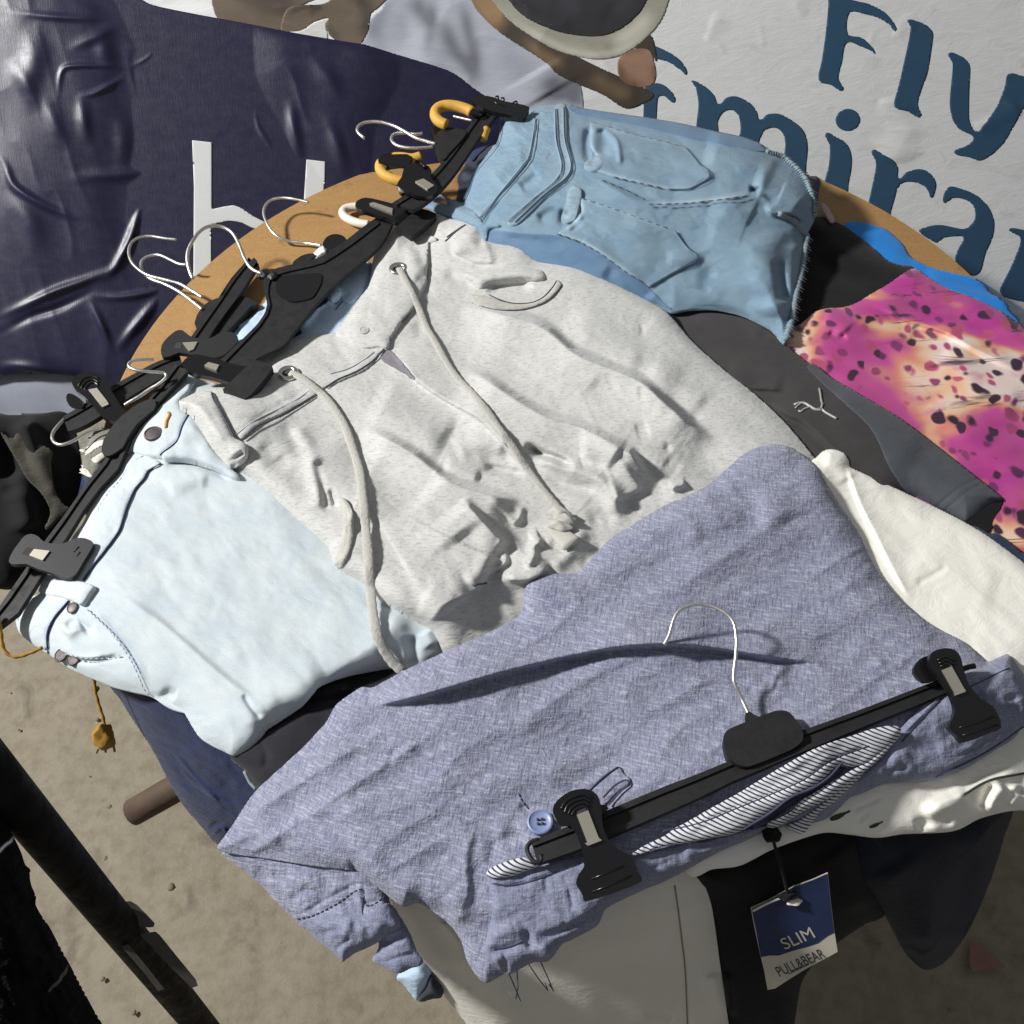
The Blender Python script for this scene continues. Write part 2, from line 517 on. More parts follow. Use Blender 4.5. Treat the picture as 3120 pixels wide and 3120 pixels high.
def coords(nt, kind='UV', scale=(1, 1, 1), rot=0.0):
    t = N(nt, 'ShaderNodeTexCoord'); m = N(nt, 'ShaderNodeMapping')
    m.inputs['Scale'].default_value = scale; m.inputs['Rotation'].default_value = (0, 0, math.radians(rot))
    nt.links.new(t.outputs[kind], m.inputs[0]); return m.outputs[0]

def noise_tex(nt, vec, scale, detail=3, rough=.55, dist=0.0):
    n = N(nt, 'ShaderNodeTexNoise', Scale=scale, Detail=detail, Roughness=rough, Distortion=dist)
    nt.links.new(vec, n.inputs['Vector']); return n.outputs['Fac']

def bump(nt, b, h, strength, dist=0.001, prev=None):
    n = N(nt, 'ShaderNodeBump', Strength=strength, Distance=dist)
    nt.links.new(h, n.inputs['Height'])
    if prev is not None: nt.links.new(prev, n.inputs['Normal'])
    nt.links.new(n.outputs[0], b.inputs['Normal']); return n.outputs[0]

def math_n(nt, op, a, b=None):
    n = N(nt, 'ShaderNodeMath', operation=op)
    for i, v in enumerate((a, b)):
        if v is None: continue
        if isinstance(v, bpy.types.NodeSocket): nt.links.new(v, n.inputs[i])
        else: n.inputs[i].default_value = v
    return n.outputs[0]

def cloth(name, col, col2, blotch=60, weave=900, weave_amt=.35, rough=.92, sheen=.15, slub=None, mottle=.5, fade_col=None, bump_s=.35, rot=0, twill=None, speck=None, crump=(95, .35)):
    """a woven or knitted fabric: mottled dye, a fine grain, optional slubs and twill, wear where the cloth is seamed"""
    m, nt, b = mat_new(name)
    uv = coords(nt, 'UV', rot=rot)
    n1 = noise_tex(nt, uv, blotch, 4, .6); n2 = noise_tex(nt, uv, weave, 2, .7)
    c = mixc(nt, ramp(nt, n1, [(.5 - .25 * mottle - .05, (0, 0, 0)), (.5 + .25 * mottle + .05, (1, 1, 1))]), col, col2)
    h = n2
    if slub:
        su = coords(nt, 'UV', (slub[0], slub[1], 1), rot=rot); s1 = noise_tex(nt, su, 1, 2, .6)
        sv = coords(nt, 'UV', (slub[1], slub[0], 1), rot=rot); s2 = noise_tex(nt, sv, 1, 2, .6)
        hi = ramp(nt, s1, [(.48, (0, 0, 0)), (.68, (1, 1, 1))]); dk = ramp(nt, s2, [(.30, (1, 1, 1)), (.52, (0, 0, 0))])
        c = mixc(nt, math_n(nt, 'MULTIPLY', hi, slub[2]), c, slub[4]); c = mixc(nt, math_n(nt, 'MULTIPLY', dk, slub[3]), c, slub[5])
        h = math_n(nt, 'ADD', math_n(nt, 'MULTIPLY', n2, .6), math_n(nt, 'ADD', s1, s2))
    if twill:
        w = N(nt, 'ShaderNodeTexWave', Scale=twill[0], Distortion=1.2); w.inputs['Detail'].default_value = 1; w.inputs['Detail Scale'].default_value = 3
        tv = coords(nt, 'UV', rot=twill[1]); nt.links.new(tv, w.inputs['Vector'])
        c = mixc(nt, math_n(nt, 'MULTIPLY', w.outputs['Fac'], twill[2]), c, col2); h = math_n(nt, 'ADD', h, w.outputs['Fac'])
    g = ramp(nt, n2, [(.35, (1 - weave_amt,) * 3), (.65, (1 + 0,) * 3)])
    c = mixc(nt, 1.0, c, g, 'MULTIPLY')
    if speck:
        s3 = noise_tex(nt, coords(nt, 'UV', (speck[0], speck[1], 1), rot=speck[2]), 1, 2, .6)
        c = mixc(nt, math_n(nt, 'MULTIPLY', ramp(nt, s3, [(.52, (0, 0, 0)), (.66, (1, 1, 1))]), speck[3]), c, speck[4])
        h = math_n(nt, 'ADD', h, s3)
    if fade_col:
        a = N(nt, 'ShaderNodeAttribute', attribute_name='fade')
        fn = noise_tex(nt, uv, 500, 3, .6)
        f = math_n(nt, 'MULTIPLY', a.outputs['Fac'], math_n(nt, 'ADD', fn, .35))
        cl = N(nt, 'ShaderNodeClamp'); nt.links.new(f, cl.inputs[0])
        c = mixc(nt, cl.outputs[0], c, fade_col)
    nt.links.new(c, b.inputs['Base Color'])
    b.inputs['Roughness'].default_value = rough; b.inputs['Specular IOR Level'].default_value = .25
    b.inputs['Sheen Weight'].default_value = sheen; b.inputs['Sheen Roughness'].default_value = .5
    q1 = noise_tex(nt, coords(nt, 'UV', (1, 1.5, 1), rot=rot + 25), crump[0], 5, .62, .6)
    p0 = bump(nt, b, q1, crump[1], .006)
    bump(nt, b, h, bump_s, .0009, p0)
    return m

def plain(name, col, rough=.5, metal=0.0, spec=.5, var=None, scale=40, bump_s=0.0, bscale=300, coat=0.0):
    m, nt, b = mat_new(name)
    if var:
        n1 = noise_tex(nt, coords(nt, 'Object'), scale, 4, .6)
        nt.links.new(mixc(nt, n1, col, var), b.inputs['Base Color'])
    else: b.inputs['Base Color'].default_value = col
    b.inputs['Roughness'].default_value = rough
    if rough < .6 and var:                          # scuffs and finger marks
        nt.links.new(ramp(nt, noise_tex(nt, coords(nt, 'Object'), 90, 6, .7, .5), [(.35, (rough,) * 3), (.7, (min(1, rough * 1.7),) * 3)]), b.inputs['Roughness'])
    b.inputs['Metallic'].default_value = metal; b.inputs['Specular IOR Level'].default_value = spec
    b.inputs['Coat Weight'].default_value = coat
    if bump_s: bump(nt, b, noise_tex(nt, coords(nt, 'Object'), bscale, 4, .6), bump_s, .001)
    return m

# ================================================================== materials
M_TABLE, nt, b = mat_new('tan_board')
v = coords(nt, 'Object')
n1 = noise_tex(nt, v, 9, 5, .6); n2 = noise_tex(nt, coords(nt, 'Object', (1, 6, 1)), 26, 4, .6); n3 = noise_tex(nt, v, 420, 2, .6); n4 = noise_tex(nt, v, 38, 5, .65)
c = mixc(nt, n2, rgb('B4905E'), rgb('A07A48')); c = mixc(nt, math_n(nt, 'MULTIPLY', n1, .5), c, rgb('8A6238'))
c = mixc(nt, ramp(nt, n4, [(.60, (0, 0, 0)), (.74, (.55, .55, .55))]), c, rgb('6B4A2A'))
c = mixc(nt, 1.0, c, ramp(nt, n3, [(.3, (.8, .8, .8)), (.7, (1, 1, 1))]), 'MULTIPLY')
nt.links.new(c, b.inputs['Base Color']); b.inputs['Roughness'].default_value = .62; bump(nt, b, n3, .15, .0005)
M_TABLE_EDGE = plain('board_edge', rgb('8C6A3C'), .8, var=rgb('6E5230'), scale=60)
M_WOOD = plain('raw_stick', rgb('5C4A3A'), .8, var=rgb('33281F'), scale=60, bump_s=.4, bscale=120)

M_GROUND, nt, b = mat_new('packed_earth')
v = coords(nt, 'Object')
n1 = noise_tex(nt, v, 5, 6, .6); n2 = noise_tex(nt, v, 42, 5, .65); n3 = noise_tex(nt, v, 260, 3, .6); n4 = noise_tex(nt, v, 13, 4, .6, .6)
c = mixc(nt, n1, rgb('908879'), rgb('80796B')); c = mixc(nt, ramp(nt, n2, [(.42, (0, 0, 0)), (.72, (.8, .8, .8))]), c, rgb('736A5A'))
c = mixc(nt, ramp(nt, n4, [(.58, (0, 0, 0)), (.70, (.6, .6, .6))]), c, rgb('5C564C'))
c = mixc(nt, ramp(nt, n3, [(.64, (0, 0, 0)), (.74, (.5, .5, .5))]), c, rgb('A39A88'))
nt.links.new(c, b.inputs['Base Color']); b.inputs['Roughness'].default_value = .95; b.inputs['Specular IOR Level'].default_value = .15
h = math_n(nt, 'ADD', n2, math_n(nt, 'MULTIPLY', n3, .5)); bump(nt, b, h, .4, .003)

M_BLACKPLASTIC = plain('black_plastic', (.008, .008, .0085, 1), .46, spec=.4, var=(.016, .016, .017, 1), scale=60, bump_s=.06, bscale=500)
M_GLOSSBLACK = plain('polished_black_plastic', (.008, .008, .009, 1), .22, spec=.5, bump_s=.03, bscale=300)
M_STEEL = plain('zinc_wire', (.74, .73, .70, 1), .28, metal=.92, var=(.60, .59, .56, 1), scale=120, bump_s=.05)
M_CLIPSTEEL = plain('spring_steel', (.60, .56, .47, 1), .36, metal=.75)
M_YELLOW = plain('yellow_foam_sleeve', rgb('D8AC4C'), .6, var=rgb('B98A34'), scale=70)
M_WHITEPLASTIC = plain('white_plastic', rgb('D9D4C8'), .4)
M_BRASS = plain('dull_metal', (.16, .145, .14, 1), .5, metal=.8, var=(.09, .08, .08, 1), scale=250, bump_s=.25, bscale=900)
M_EYELET = plain('nickel_eyelet', (.70, .68, .63, 1), .22, metal=1.0)

M_JEANS = cloth('bleached_denim', rgb('D0D6D7'), rgb('B8C5CF'), 34, 900, .18, .9, .15, mottle=.9, fade_col=rgb('8FA3BE'), bump_s=.3, twill=(190, 35, .14), crump=(38, .22))
M_JEANS_EDGE = cloth('bleached_denim_edge', rgb('D2D9DA'), rgb('B9C3CD'), 150, 1500, .12, .9, .15, mottle=.9, bump_s=.25)
M_JEANS_IN = cloth('blue_denim_inside', rgb('5A74A8'), rgb('48608F'), 60, 1300, .2, .9)
M_JEANS2 = cloth('ice_blue_denim', rgb('BFD3E8'), rgb('A5BEDA'), 30, 1500, .10, .9, .15, mottle=1.0, bump_s=.2)
M_MARL = cloth('grey_marl_jersey', rgb('CACAC8'), rgb('B8B8B5'), 70, 800, .12, .95, .25, mottle=1.0, bump_s=.3,
               speck=(150, 420, 52, .50, rgb('93928F')), crump=(42, .30))
M_MARL_EDGE = cloth('grey_marl_rib', rgb('C4C2BB'), rgb('B0AEA7'), 90, 900, .14, .95, .25, mottle=.8, bump_s=.5)
M_MARL_IN = cloth('grey_pocketing', rgb('86828A'), rgb('757178'), 40, 900, .15, .95)
M_DENIM = cloth('mid_blue_denim', rgb('9DB6C4'), rgb('7797B2'), 30, 900, .28, .9, .15, mottle=1.2, fade_col=rgb('B4C6CF'), bump_s=.5, twill=(170, 30, .18), crump=(85, .6))
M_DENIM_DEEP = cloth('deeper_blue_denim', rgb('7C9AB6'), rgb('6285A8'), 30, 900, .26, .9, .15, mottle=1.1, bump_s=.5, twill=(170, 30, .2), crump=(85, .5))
M_DENIM_EDGE = cloth('mid_blue_denim_seam', rgb('A4B8C2'), rgb('7590A6'), 180, 1300, .2, .9, .15, mottle=1.1, bump_s=.4)
M_DENIM_STITCH = cloth('blue_thread', rgb('4F6B86'), rgb('455F78'), 100, 900, .2)
M_OVERLOCK = cloth('overlock_thread', rgb('A7B6BC'), rgb('6E8798'), 300, 900, .3)
M_CHAM = cloth('blue_chambray', rgb('878BA4'), rgb('9597AA'), 26, 700, .26, .92, .2, mottle=1.3, bump_s=.7,
               slub=(80, 560, .72, .60, rgb('BEC2D2'), rgb('5E6286')), crump=(46, .55), rot=0)
M_CHAM_EDGE = cloth('blue_chambray_trim', rgb('8E92AA'), rgb('7E829C'), 60, 900, .22, .92, .2, mottle=1.2, bump_s=.6,
                    slub=(90, 520, .40, .32, rgb('B0B6C6'), rgb('565C78')), rot=20)
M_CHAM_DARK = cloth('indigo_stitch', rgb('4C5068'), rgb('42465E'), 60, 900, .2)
M_WHITE = cloth('white_cotton', rgb('F0EEE6'), rgb('E7E4DA'), 14, 1300, .06, .9, .15, mottle=.8, bump_s=.16, crump=(34, .30))
M_CREAM = cloth('cream_cotton', rgb('E4E0D6'), rgb('D9D4C8'), 14, 1300, .07, .9, .15, mottle=.8, bump_s=.16, crump=(34, .30))
M_CHAR = cloth('charcoal_jersey', rgb('423F40'), rgb('3A3738'), 24, 1100, .15, .9, .1, bump_s=.2, crump=(60, .15))
M_SLATE = cloth('slate_jersey', rgb('53575E'), rgb('494D54'), 24, 1100, .15, .9, .1, bump_s=.2, crump=(60, .15))
M_DUSK = cloth('dusky_cotton', rgb('28282E'), rgb('202026'), 24, 1100, .15, .9, .1, bump_s=.2, crump=(60, .2))
M_BLACK = cloth('black_jersey', rgb('17161A'), rgb('111114'), 40, 900, .2, .9, .08, bump_s=.3, mottle=1.0, crump=(60, .15))
M_NAVY = cloth('navy_denim', rgb('222C4E'), rgb('1B2442'), 40, 1100, .22, .9, .12, bump_s=.35, twill=(170, 30, .2), crump=(70, .3))
M_INK = cloth('ink_blue_denim', rgb('2B3A5C'), rgb('23304E'), 40, 1100, .22, .9, .12, bump_s=.3)
M_DARKDENIM = cloth('grey_navy_denim', rgb('3A4252'), rgb('2E3544'), 40, 1100, .22, .9, .12, bump_s=.3)
M_MIDNIGHT = cloth('midnight_cotton', rgb('1E2230'), rgb('171A26'), 30, 1000, .15, .9, .1, bump_s=.25, crump=(60, .15))
M_BRIGHT = cloth('bright_blue_jersey', rgb('1886D8'), rgb('1278CC'), 14, 1100, .06, .8, .1, bump_s=.12, crump=(50, .12))
M_ELASTIC = cloth('grey_elastic', rgb('8C8A80'), rgb('74726A'), 90, 800, .25, .9)
M_STRIPEWHITE = cloth('white_elastic', rgb('DEDBD2'), rgb('CFCBC0'), 90, 800, .15, .9)
M_BELTGREY = cloth('grey_canvas', rgb('4E4C43'), rgb('403E37'), 40, 700, .25, .95)
M_BRAID = plain('braided_cord', rgb('C2C0BA'), .95, spec=.2, var=rgb('9C9A94'), scale=420, bump_s=.9, bscale=380)
M_CORD = cloth('mustard_cord', rgb('B48A34'), rgb('8E6A24'), 200, 900, .3)
M_THREADDK = plain('dark_thread', rgb('4A4C55'), .9)
M_THREADLT = plain('pale_thread', rgb('AFB4BC'), .9)
M_THREADOR = plain('ochre_thread', rgb('C08A30'), .9)
M_SILVER = plain('silver_embroidery', rgb('C9C8C4'), .35, metal=.35, var=rgb('86858A'), scale=500, bump_s=.6, bscale=900)

# ---- striped lining
M_STRIPE, nt, b = mat_new('ticking_stripe')
w = N(nt, 'ShaderNodeTexWave', Scale=92, Distortion=.9); w.inputs['Detail'].default_value = 1.5; w.inputs['Detail Scale'].default_value = .6
nt.links.new(coords(nt, 'UV', rot=-58), w.inputs['Vector'])
f = ramp(nt, w.outputs['Fac'], [(.20, (1, 1, 1)), (.42, (0, 0, 0))])
g = noise_tex(nt, coords(nt, 'UV'), 900, 2, .6)
nt.links.new(mixc(nt, 1.0, mixc(nt, f, rgb('D8D9DC'), rgb('2C3150')), ramp(nt, g, [(.3, (.82,) * 3), (.7, (1,) * 3)]), 'MULTIPLY'), b.inputs['Base Color'])
b.inputs['Roughness'].default_value = .9; bump(nt, b, w.outputs['Fac'], .2, .0006)

# ---- leopard print
M_PINK, nt, b = mat_new('pink_leopard_print')
v = coords(nt, 'UV')
big = noise_tex(nt, v, 7.5, 3, .55, .3); mid = noise_tex(nt, v, 16, 3, .6, .5)
ground = ramp(nt, big, [(.38, rgb('A83282')), (.47, rgb('B84A8A')), (.51, rgb('CB8070')), (.545, rgb('DAB090')), (.60, rgb('DECCC4'))])
ground = mixc(nt, ramp(nt, mid, [(.54, (0, 0, 0)), (.7, (.75, .75, .75))]), ground, rgb('B24590'))
warp = N(nt, 'ShaderNodeTexNoise', Scale=30.0, Detail=2.0); nt.links.new(v, warp.inputs['Vector'])
va = N(nt, 'ShaderNodeVectorMath', operation='MULTIPLY_ADD'); nt.links.new(warp.outputs['Color'], va.inputs[0]); va.inputs[1].default_value = (.022, .022, 0)
nt.links.new(coords(nt, 'UV', (1, .72, 1), 35), va.inputs[2])
vo = N(nt, 'ShaderNodeTexVoronoi', Scale=74.0, Randomness=1.0); nt.links.new(va.outputs[0], vo.inputs['Vector'])
size = noise_tex(nt, v, 24, 2, .5); dd_ = math_n(nt, 'ADD', vo.outputs['Distance'], math_n(nt, 'MULTIPLY', math_n(nt, 'SUBTRACT', .5, size), .7))
spot = ramp(nt, dd_, [(.28, (1, 1, 1)), (.43, (0, 0, 0))])
sep = N(nt, 'ShaderNodeSeparateColor'); nt.links.new(vo.outputs['Color'], sep.inputs[0])
scol = ramp(nt, sep.outputs[0], [(.0, rgb('2A1424')), (.42, rgb('3A1838')), (.55, rgb('7A2F66')), (.8, rgb('B04B6E'))])
keep = ramp(nt, sep.outputs[1], [(.14, (0, 0, 0)), (.18, (1, 1, 1))])
c = mixc(nt, math_n(nt, 'MULTIPLY', spot, keep), ground, scol)
st = noise_tex(nt, coords(nt, 'UV', (9, 60, 1), 38), 1, 4, .65, .8)
sm = noise_tex(nt, v, 10, 2, .5)
c = mixc(nt, math_n(nt, 'MULTIPLY', ramp(nt, st, [(.58, (0, 0, 0)), (.66, (1, 1, 1))]), ramp(nt, sm, [(.46, (0, 0, 0)), (.56, (.9, .9, .9))])), c, rgb('2E1730'))
nt.links.new(c, b.inputs['Base Color']); b.inputs['Roughness'].default_value = .6; b.inputs['Sheen Weight'].default_value = .1
bump(nt, b, noise_tex(nt, v, 900, 2), .08, .0005)

# ---- glossy woven tarpaulin
M_TARP, nt, b = mat_new('navy_tarpaulin')
v = coords(nt, 'UV')
t1 = noise_tex(nt, v, 9, 5, .6); t2 = noise_tex(nt, coords(nt, 'UV', (900, 26, 1)), 1, 3, .7); t3 = noise_tex(nt, v, 55, 5, .7); t4 = noise_tex(nt, coords(nt, 'UV', (70, 26, 1)), 1, 5, .75)
c = mixc(nt, t1, rgb('1A1838'), rgb('13122C'))
c = mixc(nt, ramp(nt, t4, [(.70, (0, 0, 0)), (.80, (.5, .5, .5))]), c, rgb('8E8CA0'))
nt.links.new(c, b.inputs['Base Color']); nt.links.new(ramp(nt, t3, [(.3, (.36,) * 3), (.75, (.50,) * 3)]), b.inputs['Roughness'])
b.inputs['Specular IOR Level'].default_value = .5
bump(nt, b, math_n(nt, 'ADD', math_n(nt, 'MULTIPLY', t2, .6), math_n(nt, 'MULTIPLY', t3, .25)), .30, .0012)
M_TARP_WHITE = plain('white_tarpaulin_print', rgb('C9CBCB'), .5, var=rgb('BDBFBE'), scale=30)
M_TARP_GREY = plain('grey_tarpaulin_hem', rgb('8E93A0'), .5, var=rgb('787C88'), scale=30)

# ---- printed fabric banner
M_BANNER, nt, b = mat_new('pale_printed_banner')
v = coords(nt, 'UV')
t1 = noise_tex(nt, v, 5, 5, .6); t2 = noise_tex(nt, coords(nt, 'UV', (40, 700, 1), 18), 1, 2, .6); t3 = noise_tex(nt, v, 70, 4, .7); t5 = noise_tex(nt, coords(nt, 'UV', (1, 1.8, 1), 30), 14, 6, .65, 1.2)
c = mixc(nt, t1, rgb('D6D8D8'), rgb('C4C6C6')); c = mixc(nt, 1, c, ramp(nt, t2, [(.35, (.88,) * 3), (.65, (1,) * 3)]), 'MULTIPLY')
c = mixc(nt, ramp(nt, t3, [(.68, (0, 0, 0)), (.80, (.5, .5, .5))]), c, rgb('D6D4CC'))
c = mixc(nt, ramp(nt, t5, [(.55, (0, 0, 0)), (.72, (.4, .4, .4))]), c, rgb('A39E92'))
nt.links.new(c, b.inputs['Base Color']); b.inputs['Roughness'].default_value = .75; p0 = bump(nt, b, t5, .16, .008); bump(nt, b, t2, .2, .0006, p0)
def print_ink(name, a, bb, scale=25, dark=None):
    m, nt, b = mat_new(name); v = coords(nt, 'UV')
    t1 = noise_tex(nt, v, scale, 4, .6); t2 = noise_tex(nt, coords(nt, 'UV', (40, 700, 1), 18), 1, 2, .6); t3 = noise_tex(nt, v, 160, 4, .75)
    c = mixc(nt, t1, a, bb); c = mixc(nt, 1, c, ramp(nt, t2, [(.35, (.85,) * 3), (.65, (1,) * 3)]), 'MULTIPLY')
    if dark:
        at = N(nt, 'ShaderNodeAttribute', attribute_name='fade'); cl = N(nt, 'ShaderNodeClamp'); nt.links.new(at.outputs['Fac'], cl.inputs[0]); c = mixc(nt, cl.outputs[0], c, dark)
    c = mixc(nt, ramp(nt, t3, [(.72, (0, 0, 0)), (.80, (.25, .25, .25))]), c, rgb('B9B7B0'))
    nt.links.new(c, b.inputs['Base Color']); b.inputs['Roughness'].default_value = .7; bump(nt, b, t2, .15, .0006); return m
M_INK_TEAL = print_ink('teal_navy_ink', rgb('1F4866'), rgb('224058'))
M_INK_BROWN = print_ink('brown_ink', rgb('655746'), rgb('4C4034'), 9, dark=rgb('2E261E'))
M_INK_DEEP = print_ink('deep_brown_ink', rgb('40362C'), rgb('30281F'), 25, dark=rgb('8A7050'))
M_INK_SKIN = print_ink('tan_ink', rgb('9C7C66'), rgb('7C5E4C'), 18, dark=rgb('5A3E30'))
M_INK_BLACK = print_ink('black_ink', rgb('1E1E22'), rgb('24242A'), 30, dark=rgb('34343C'))
M_INK_RIM = print_ink('grey_green_ink', rgb('9A988A'), rgb('87867A'), 20, dark=rgb('C2C0B2'))
M_INK_SHIRT = print_ink('silver_blue_ink', rgb('9CA0AE'), rgb('ABAFB8'), 12, dark=rgb('63656F'))
M_INK_SHADE = print_ink('slate_ink', rgb('74767F'), rgb('666870'), 14)
M_INK_TAUPE = print_ink('taupe_ink', rgb('97938E'), rgb('A3A09C'), 14)
M_INK_WHITE = print_ink('white_ink', rgb('C6C5C2'), rgb('BAB9B6'), 14)

# ================================================================== the ground
n = 150
xs = np.concatenate([np.linspace(-12, -1.4, 14)[:-1], np.linspace(-1.4, 1.4, n), np.linspace(1.4, 12, 14)[1:]])
ys = np.concatenate([np.linspace(-6, -.3, 10)[:-1], np.linspace(-.3, 2.4, n), np.linspace(2.4, 14, 14)[1:]])
X, Y = np.meshgrid(xs, ys)
near = np.exp(-((np.hypot(X, Y - .9) / 1.8) ** 4))
Z = near * (.006 * vnoise(X, Y, .22, seed=1) + .003 * vnoise(X, Y, .07, seed=2) + .0016 * vnoise(X, Y, .03, seed=3))
ids = np.arange(X.size).reshape(X.shape)
fc = np.stack([ids[:-1, :-1], ids[:-1, 1:], ids[1:, 1:], ids[1:, :-1]], -1).reshape(-1, 4)
g = new_obj('ground', np.stack([X, Y, Z], -1).reshape(-1, 3), fc, M_GROUND); tag(g, kind='structure')

# ================================================================== the round table
table = empty('round_table', 'round tan wooden board table buried under heaps of folded clothes', 'table', loc=(TC[0], TC[1], 0))
bm = bmesh.new(); seg = 160
def ring(r, z): return [bm.verts.new((TC[0] + r * math.cos(2*math.pi*k/seg), TC[1] + r * math.sin(2*math.pi*k/seg), z)) for k in range(seg)]
rs_ = [ring(TR - .003, ZT), ring(TR, ZT - .003), ring(TR, ZT - .017), ring(TR - .003, ZT - .02)]
bm.faces.new(rs_[0]); bm.faces.new(rs_[3][::-1])
for a_, b_ in zip(rs_, rs_[1:]):
    for k in range(seg):
        f_ = bm.faces.new((a_[k], b_[k], b_[(k+1) % seg], a_[(k+1) % seg]))
o = bevelled('tabletop', bm, M_TABLE, table)
Pst = on_z(px('K 712 800'), .50)[0]                      # cut end of the stick that pokes out below the clothes
stick_dir = np.array([.30, .16, .035]); stick_dir /= np.linalg.norm(stick_dir)
def stick(name, a, b_, r0, r1):
    t_ = np.linspace(0, 1, 9)[:, None]; P = np.asarray(a) * (1 - t_) + np.asarray(b_) * t_
    V, f_ = tube_mesh(P, np.linspace(r0, r1, 9), 14); return adopt(new_obj(name, V, f_, M_WOOD), table)
e_ = px('K 712 800 K 905 690'); p_ = on_z(e_[:1], .50)[0]; q_ = on_z(e_[1:], .52)[0]
stick('stretcher', p_, p_ + (q_ - p_) / np.linalg.norm(q_ - p_) * .16, .0135, .0145)
for ang in (35, 125, 215, 305):
    a_ = math.radians(ang); u_ = np.array([math.cos(a_), math.sin(a_), 0])
    stick('leg', np.r_[TC, ZT - .02] + u_ * .22, np.r_[TC, 0.0] + u_ * .36, .019, .016)

# ================================================================== the pole of the rack in front
pa, pb = rays(px('S -60 -190')[0]), rays(px('S 1440 1560')[0])
ray0 = rays(px('S 820 620')[0]); mid = CAM + ray0 / np.linalg.norm(ray0) * .74
nn_ = np.cross(pa, pb); nn_ /= np.linalg.norm(nn_); zdir = np.array([0, 0, 1.0]); pd = zdir - nn_ * (zdir @ nn_); pd /= np.linalg.norm(pd)
pole = empty('rack_pole', 'black steel pole of a garment rack slanting across the lower left corner', 'pole', loc=tuple(mid - pd * (mid[2] / pd[2])))
M_POLE = plain('painted_steel', (.004, .0036, .0036, 1), .55, spec=.12, var=(.010, .009, .009, 1), scale=30, bump_s=.1, bscale=200)
foot = mid - pd * ((mid[2] - .002) / pd[2]); top = mid + pd * .55
tube('shaft', [foot, mid, top], .0122, M_POLE, pole, sides=24)
tube('foot_cap', [foot, foot + pd * .05], .016, M_BLACKPLASTIC, pole, sides=20)

# ================================================================== printed banner behind the table
BP0, BN = np.array([0.0, 1.36, ZT]), np.array([-0.06, -1.0, 0.70]); BN /= np.linalg.norm(BN)
banner = empty('banner', 'pale printed cloth banner with dark teal lettering hung behind the table', 'banner', loc=(0.3, 1.50, 0))
ban = Sheet('banner_cloth', 'O -150 -150 3260 -150 3260 1200 2600 900 2000 800 1400 760 800 600 300 400 -150 300', M_BANNER, banner, on='plane', plane=(BP0, BN),
            puff=(0, 10), thick=1.0, step=6, sharp=True, grain=8, update=False,
            strokes=[('c', 'M 480 290 620 370 760 460', 4, 10), ('c', 'M 200 560 420 470 640 420', 3, 12), ('c', 'M 1250 20 1180 200 1200 420', 4, 18), ('c', 'M 1500 860 1400 1000 1380 1200', 4, 14), ('c', 'M 900 60 700 160 560 300', 3, 16), ('c', 'M 560 560 760 460 900 400 1040 340', 3, 16), ('r', 'M 540 540 800 420 1000 330', 2.5, 20),
                     ('c', 'M 320 690 480 640 560 560', 2.5, 12), ('r', 'M 1400 40 1250 200 1180 400', 3, 60), ('r', 'M 1640 700 1760 640 1932 560', 3, 40),
                     ('c', 'M 1460 800 1560 740 1640 690', 2, 10), ('c', 'H 1010 700 1060 540 1130 430', 2.5, 12), ('r', 'M 200 120 420 200 600 180', 4, 90),
                     ('r', 'M 1150 500 1250 700 1300 900', 4, 90), ('r', 'U 560 60 540 300 520 480', 4, 60), ('r', 'U 1100 380 1180 520', 4, 80)],
            noise=[(4, 330, 30, 1.6, 3), (1.6, 100, 30, 2.2, 4, 'ridge'), (.6, 40, 15, 3, 5, 'ridge')])
def ink(name, spec, mat, lift=.8, n=5, parent=None, sharp=False, step=5, tone=()):
    lift = .10 + .15 * lift
    return Sheet(name, spec, mat, banner, host=ban, lift=lift, thick=lift, puff=(.01, 4), step=step, n=n, sharp=sharp, grain=8, update=False, strokes=[('r', t_[0], 0, t_[1], None, dict(fade=t_[2], taper=.35)) for t_ in tone]).obj
# lettering
ink('letter', 'M 880 -90 885 20 870 180 850 320 832 400 842 440 900 455 965 485 940 420 960 330 985 230 1060 250 1110 270 1138 288 1112 240 1060 200 990 180 1000 70 1080 76 1150 96 1210 132 1247 168 1235 120 1180 60 1100 20 1000 -10 960 -90', M_INK_TEAL)
ink('letter', 'M 1310 105 1380 120 1428 148 1448 190 1420 380 1385 480 1365 560 1381 628 1310 597 1250 582 1236 550 1265 440 1310 240 1325 150', M_INK_TEAL)
ink('letter', 'M 1528 284 1590 298 1630 325 1646 370 1640 500 1640 640 1665 695 1690 700 1780 580 1830 460 1850 394 1932 408 2010 425 1932 580 1830 760 1770 822 1700 860 1640 842 1558 816 1620 782 1662 735 1590 695 1550 640 1534 550 1545 420 1550 340', M_INK_TEAL)
ink('letter', 'U 1690 480 1700 465 1762 444 1830 480 1857 548 1800 514 1766 524 1758 640 1752 720 1686 720 1687 600', M_INK_TEAL)
ink('letter_arm', 'U 1720 240 1760 250 1840 288 1898 338 1922 398 1880 372 1820 332 1745 312 1720 300', M_INK_TEAL)
ink('letter', 'M 153 430 222 460 275 510 300 556 340 522 395 516 465 550 505 600 520 642 558 612 625 610 700 650 757 706 776 785 768 880 758 970 700 960 650 860 655 770 640 712 600 684 545 700 515 762 508 800 408 800 415 690 405 622 370 590 325 602 295 652 288 740 182 740 190 560 175 470', M_INK_TEAL)
ink('letter', 'M 870 714 930 734 985 770 1010 832 1010 900 995 980 975 1060 860 1050 888 880 892 780', M_INK_TEAL)
a_ = np.linspace(0, 2*np.pi, 20)[:-1]
ink('letter_dot', px('M 990 642')[0] + np.stack([np.cos(a_) * 38, np.sin(a_) * 34], -1), M_INK_TEAL)
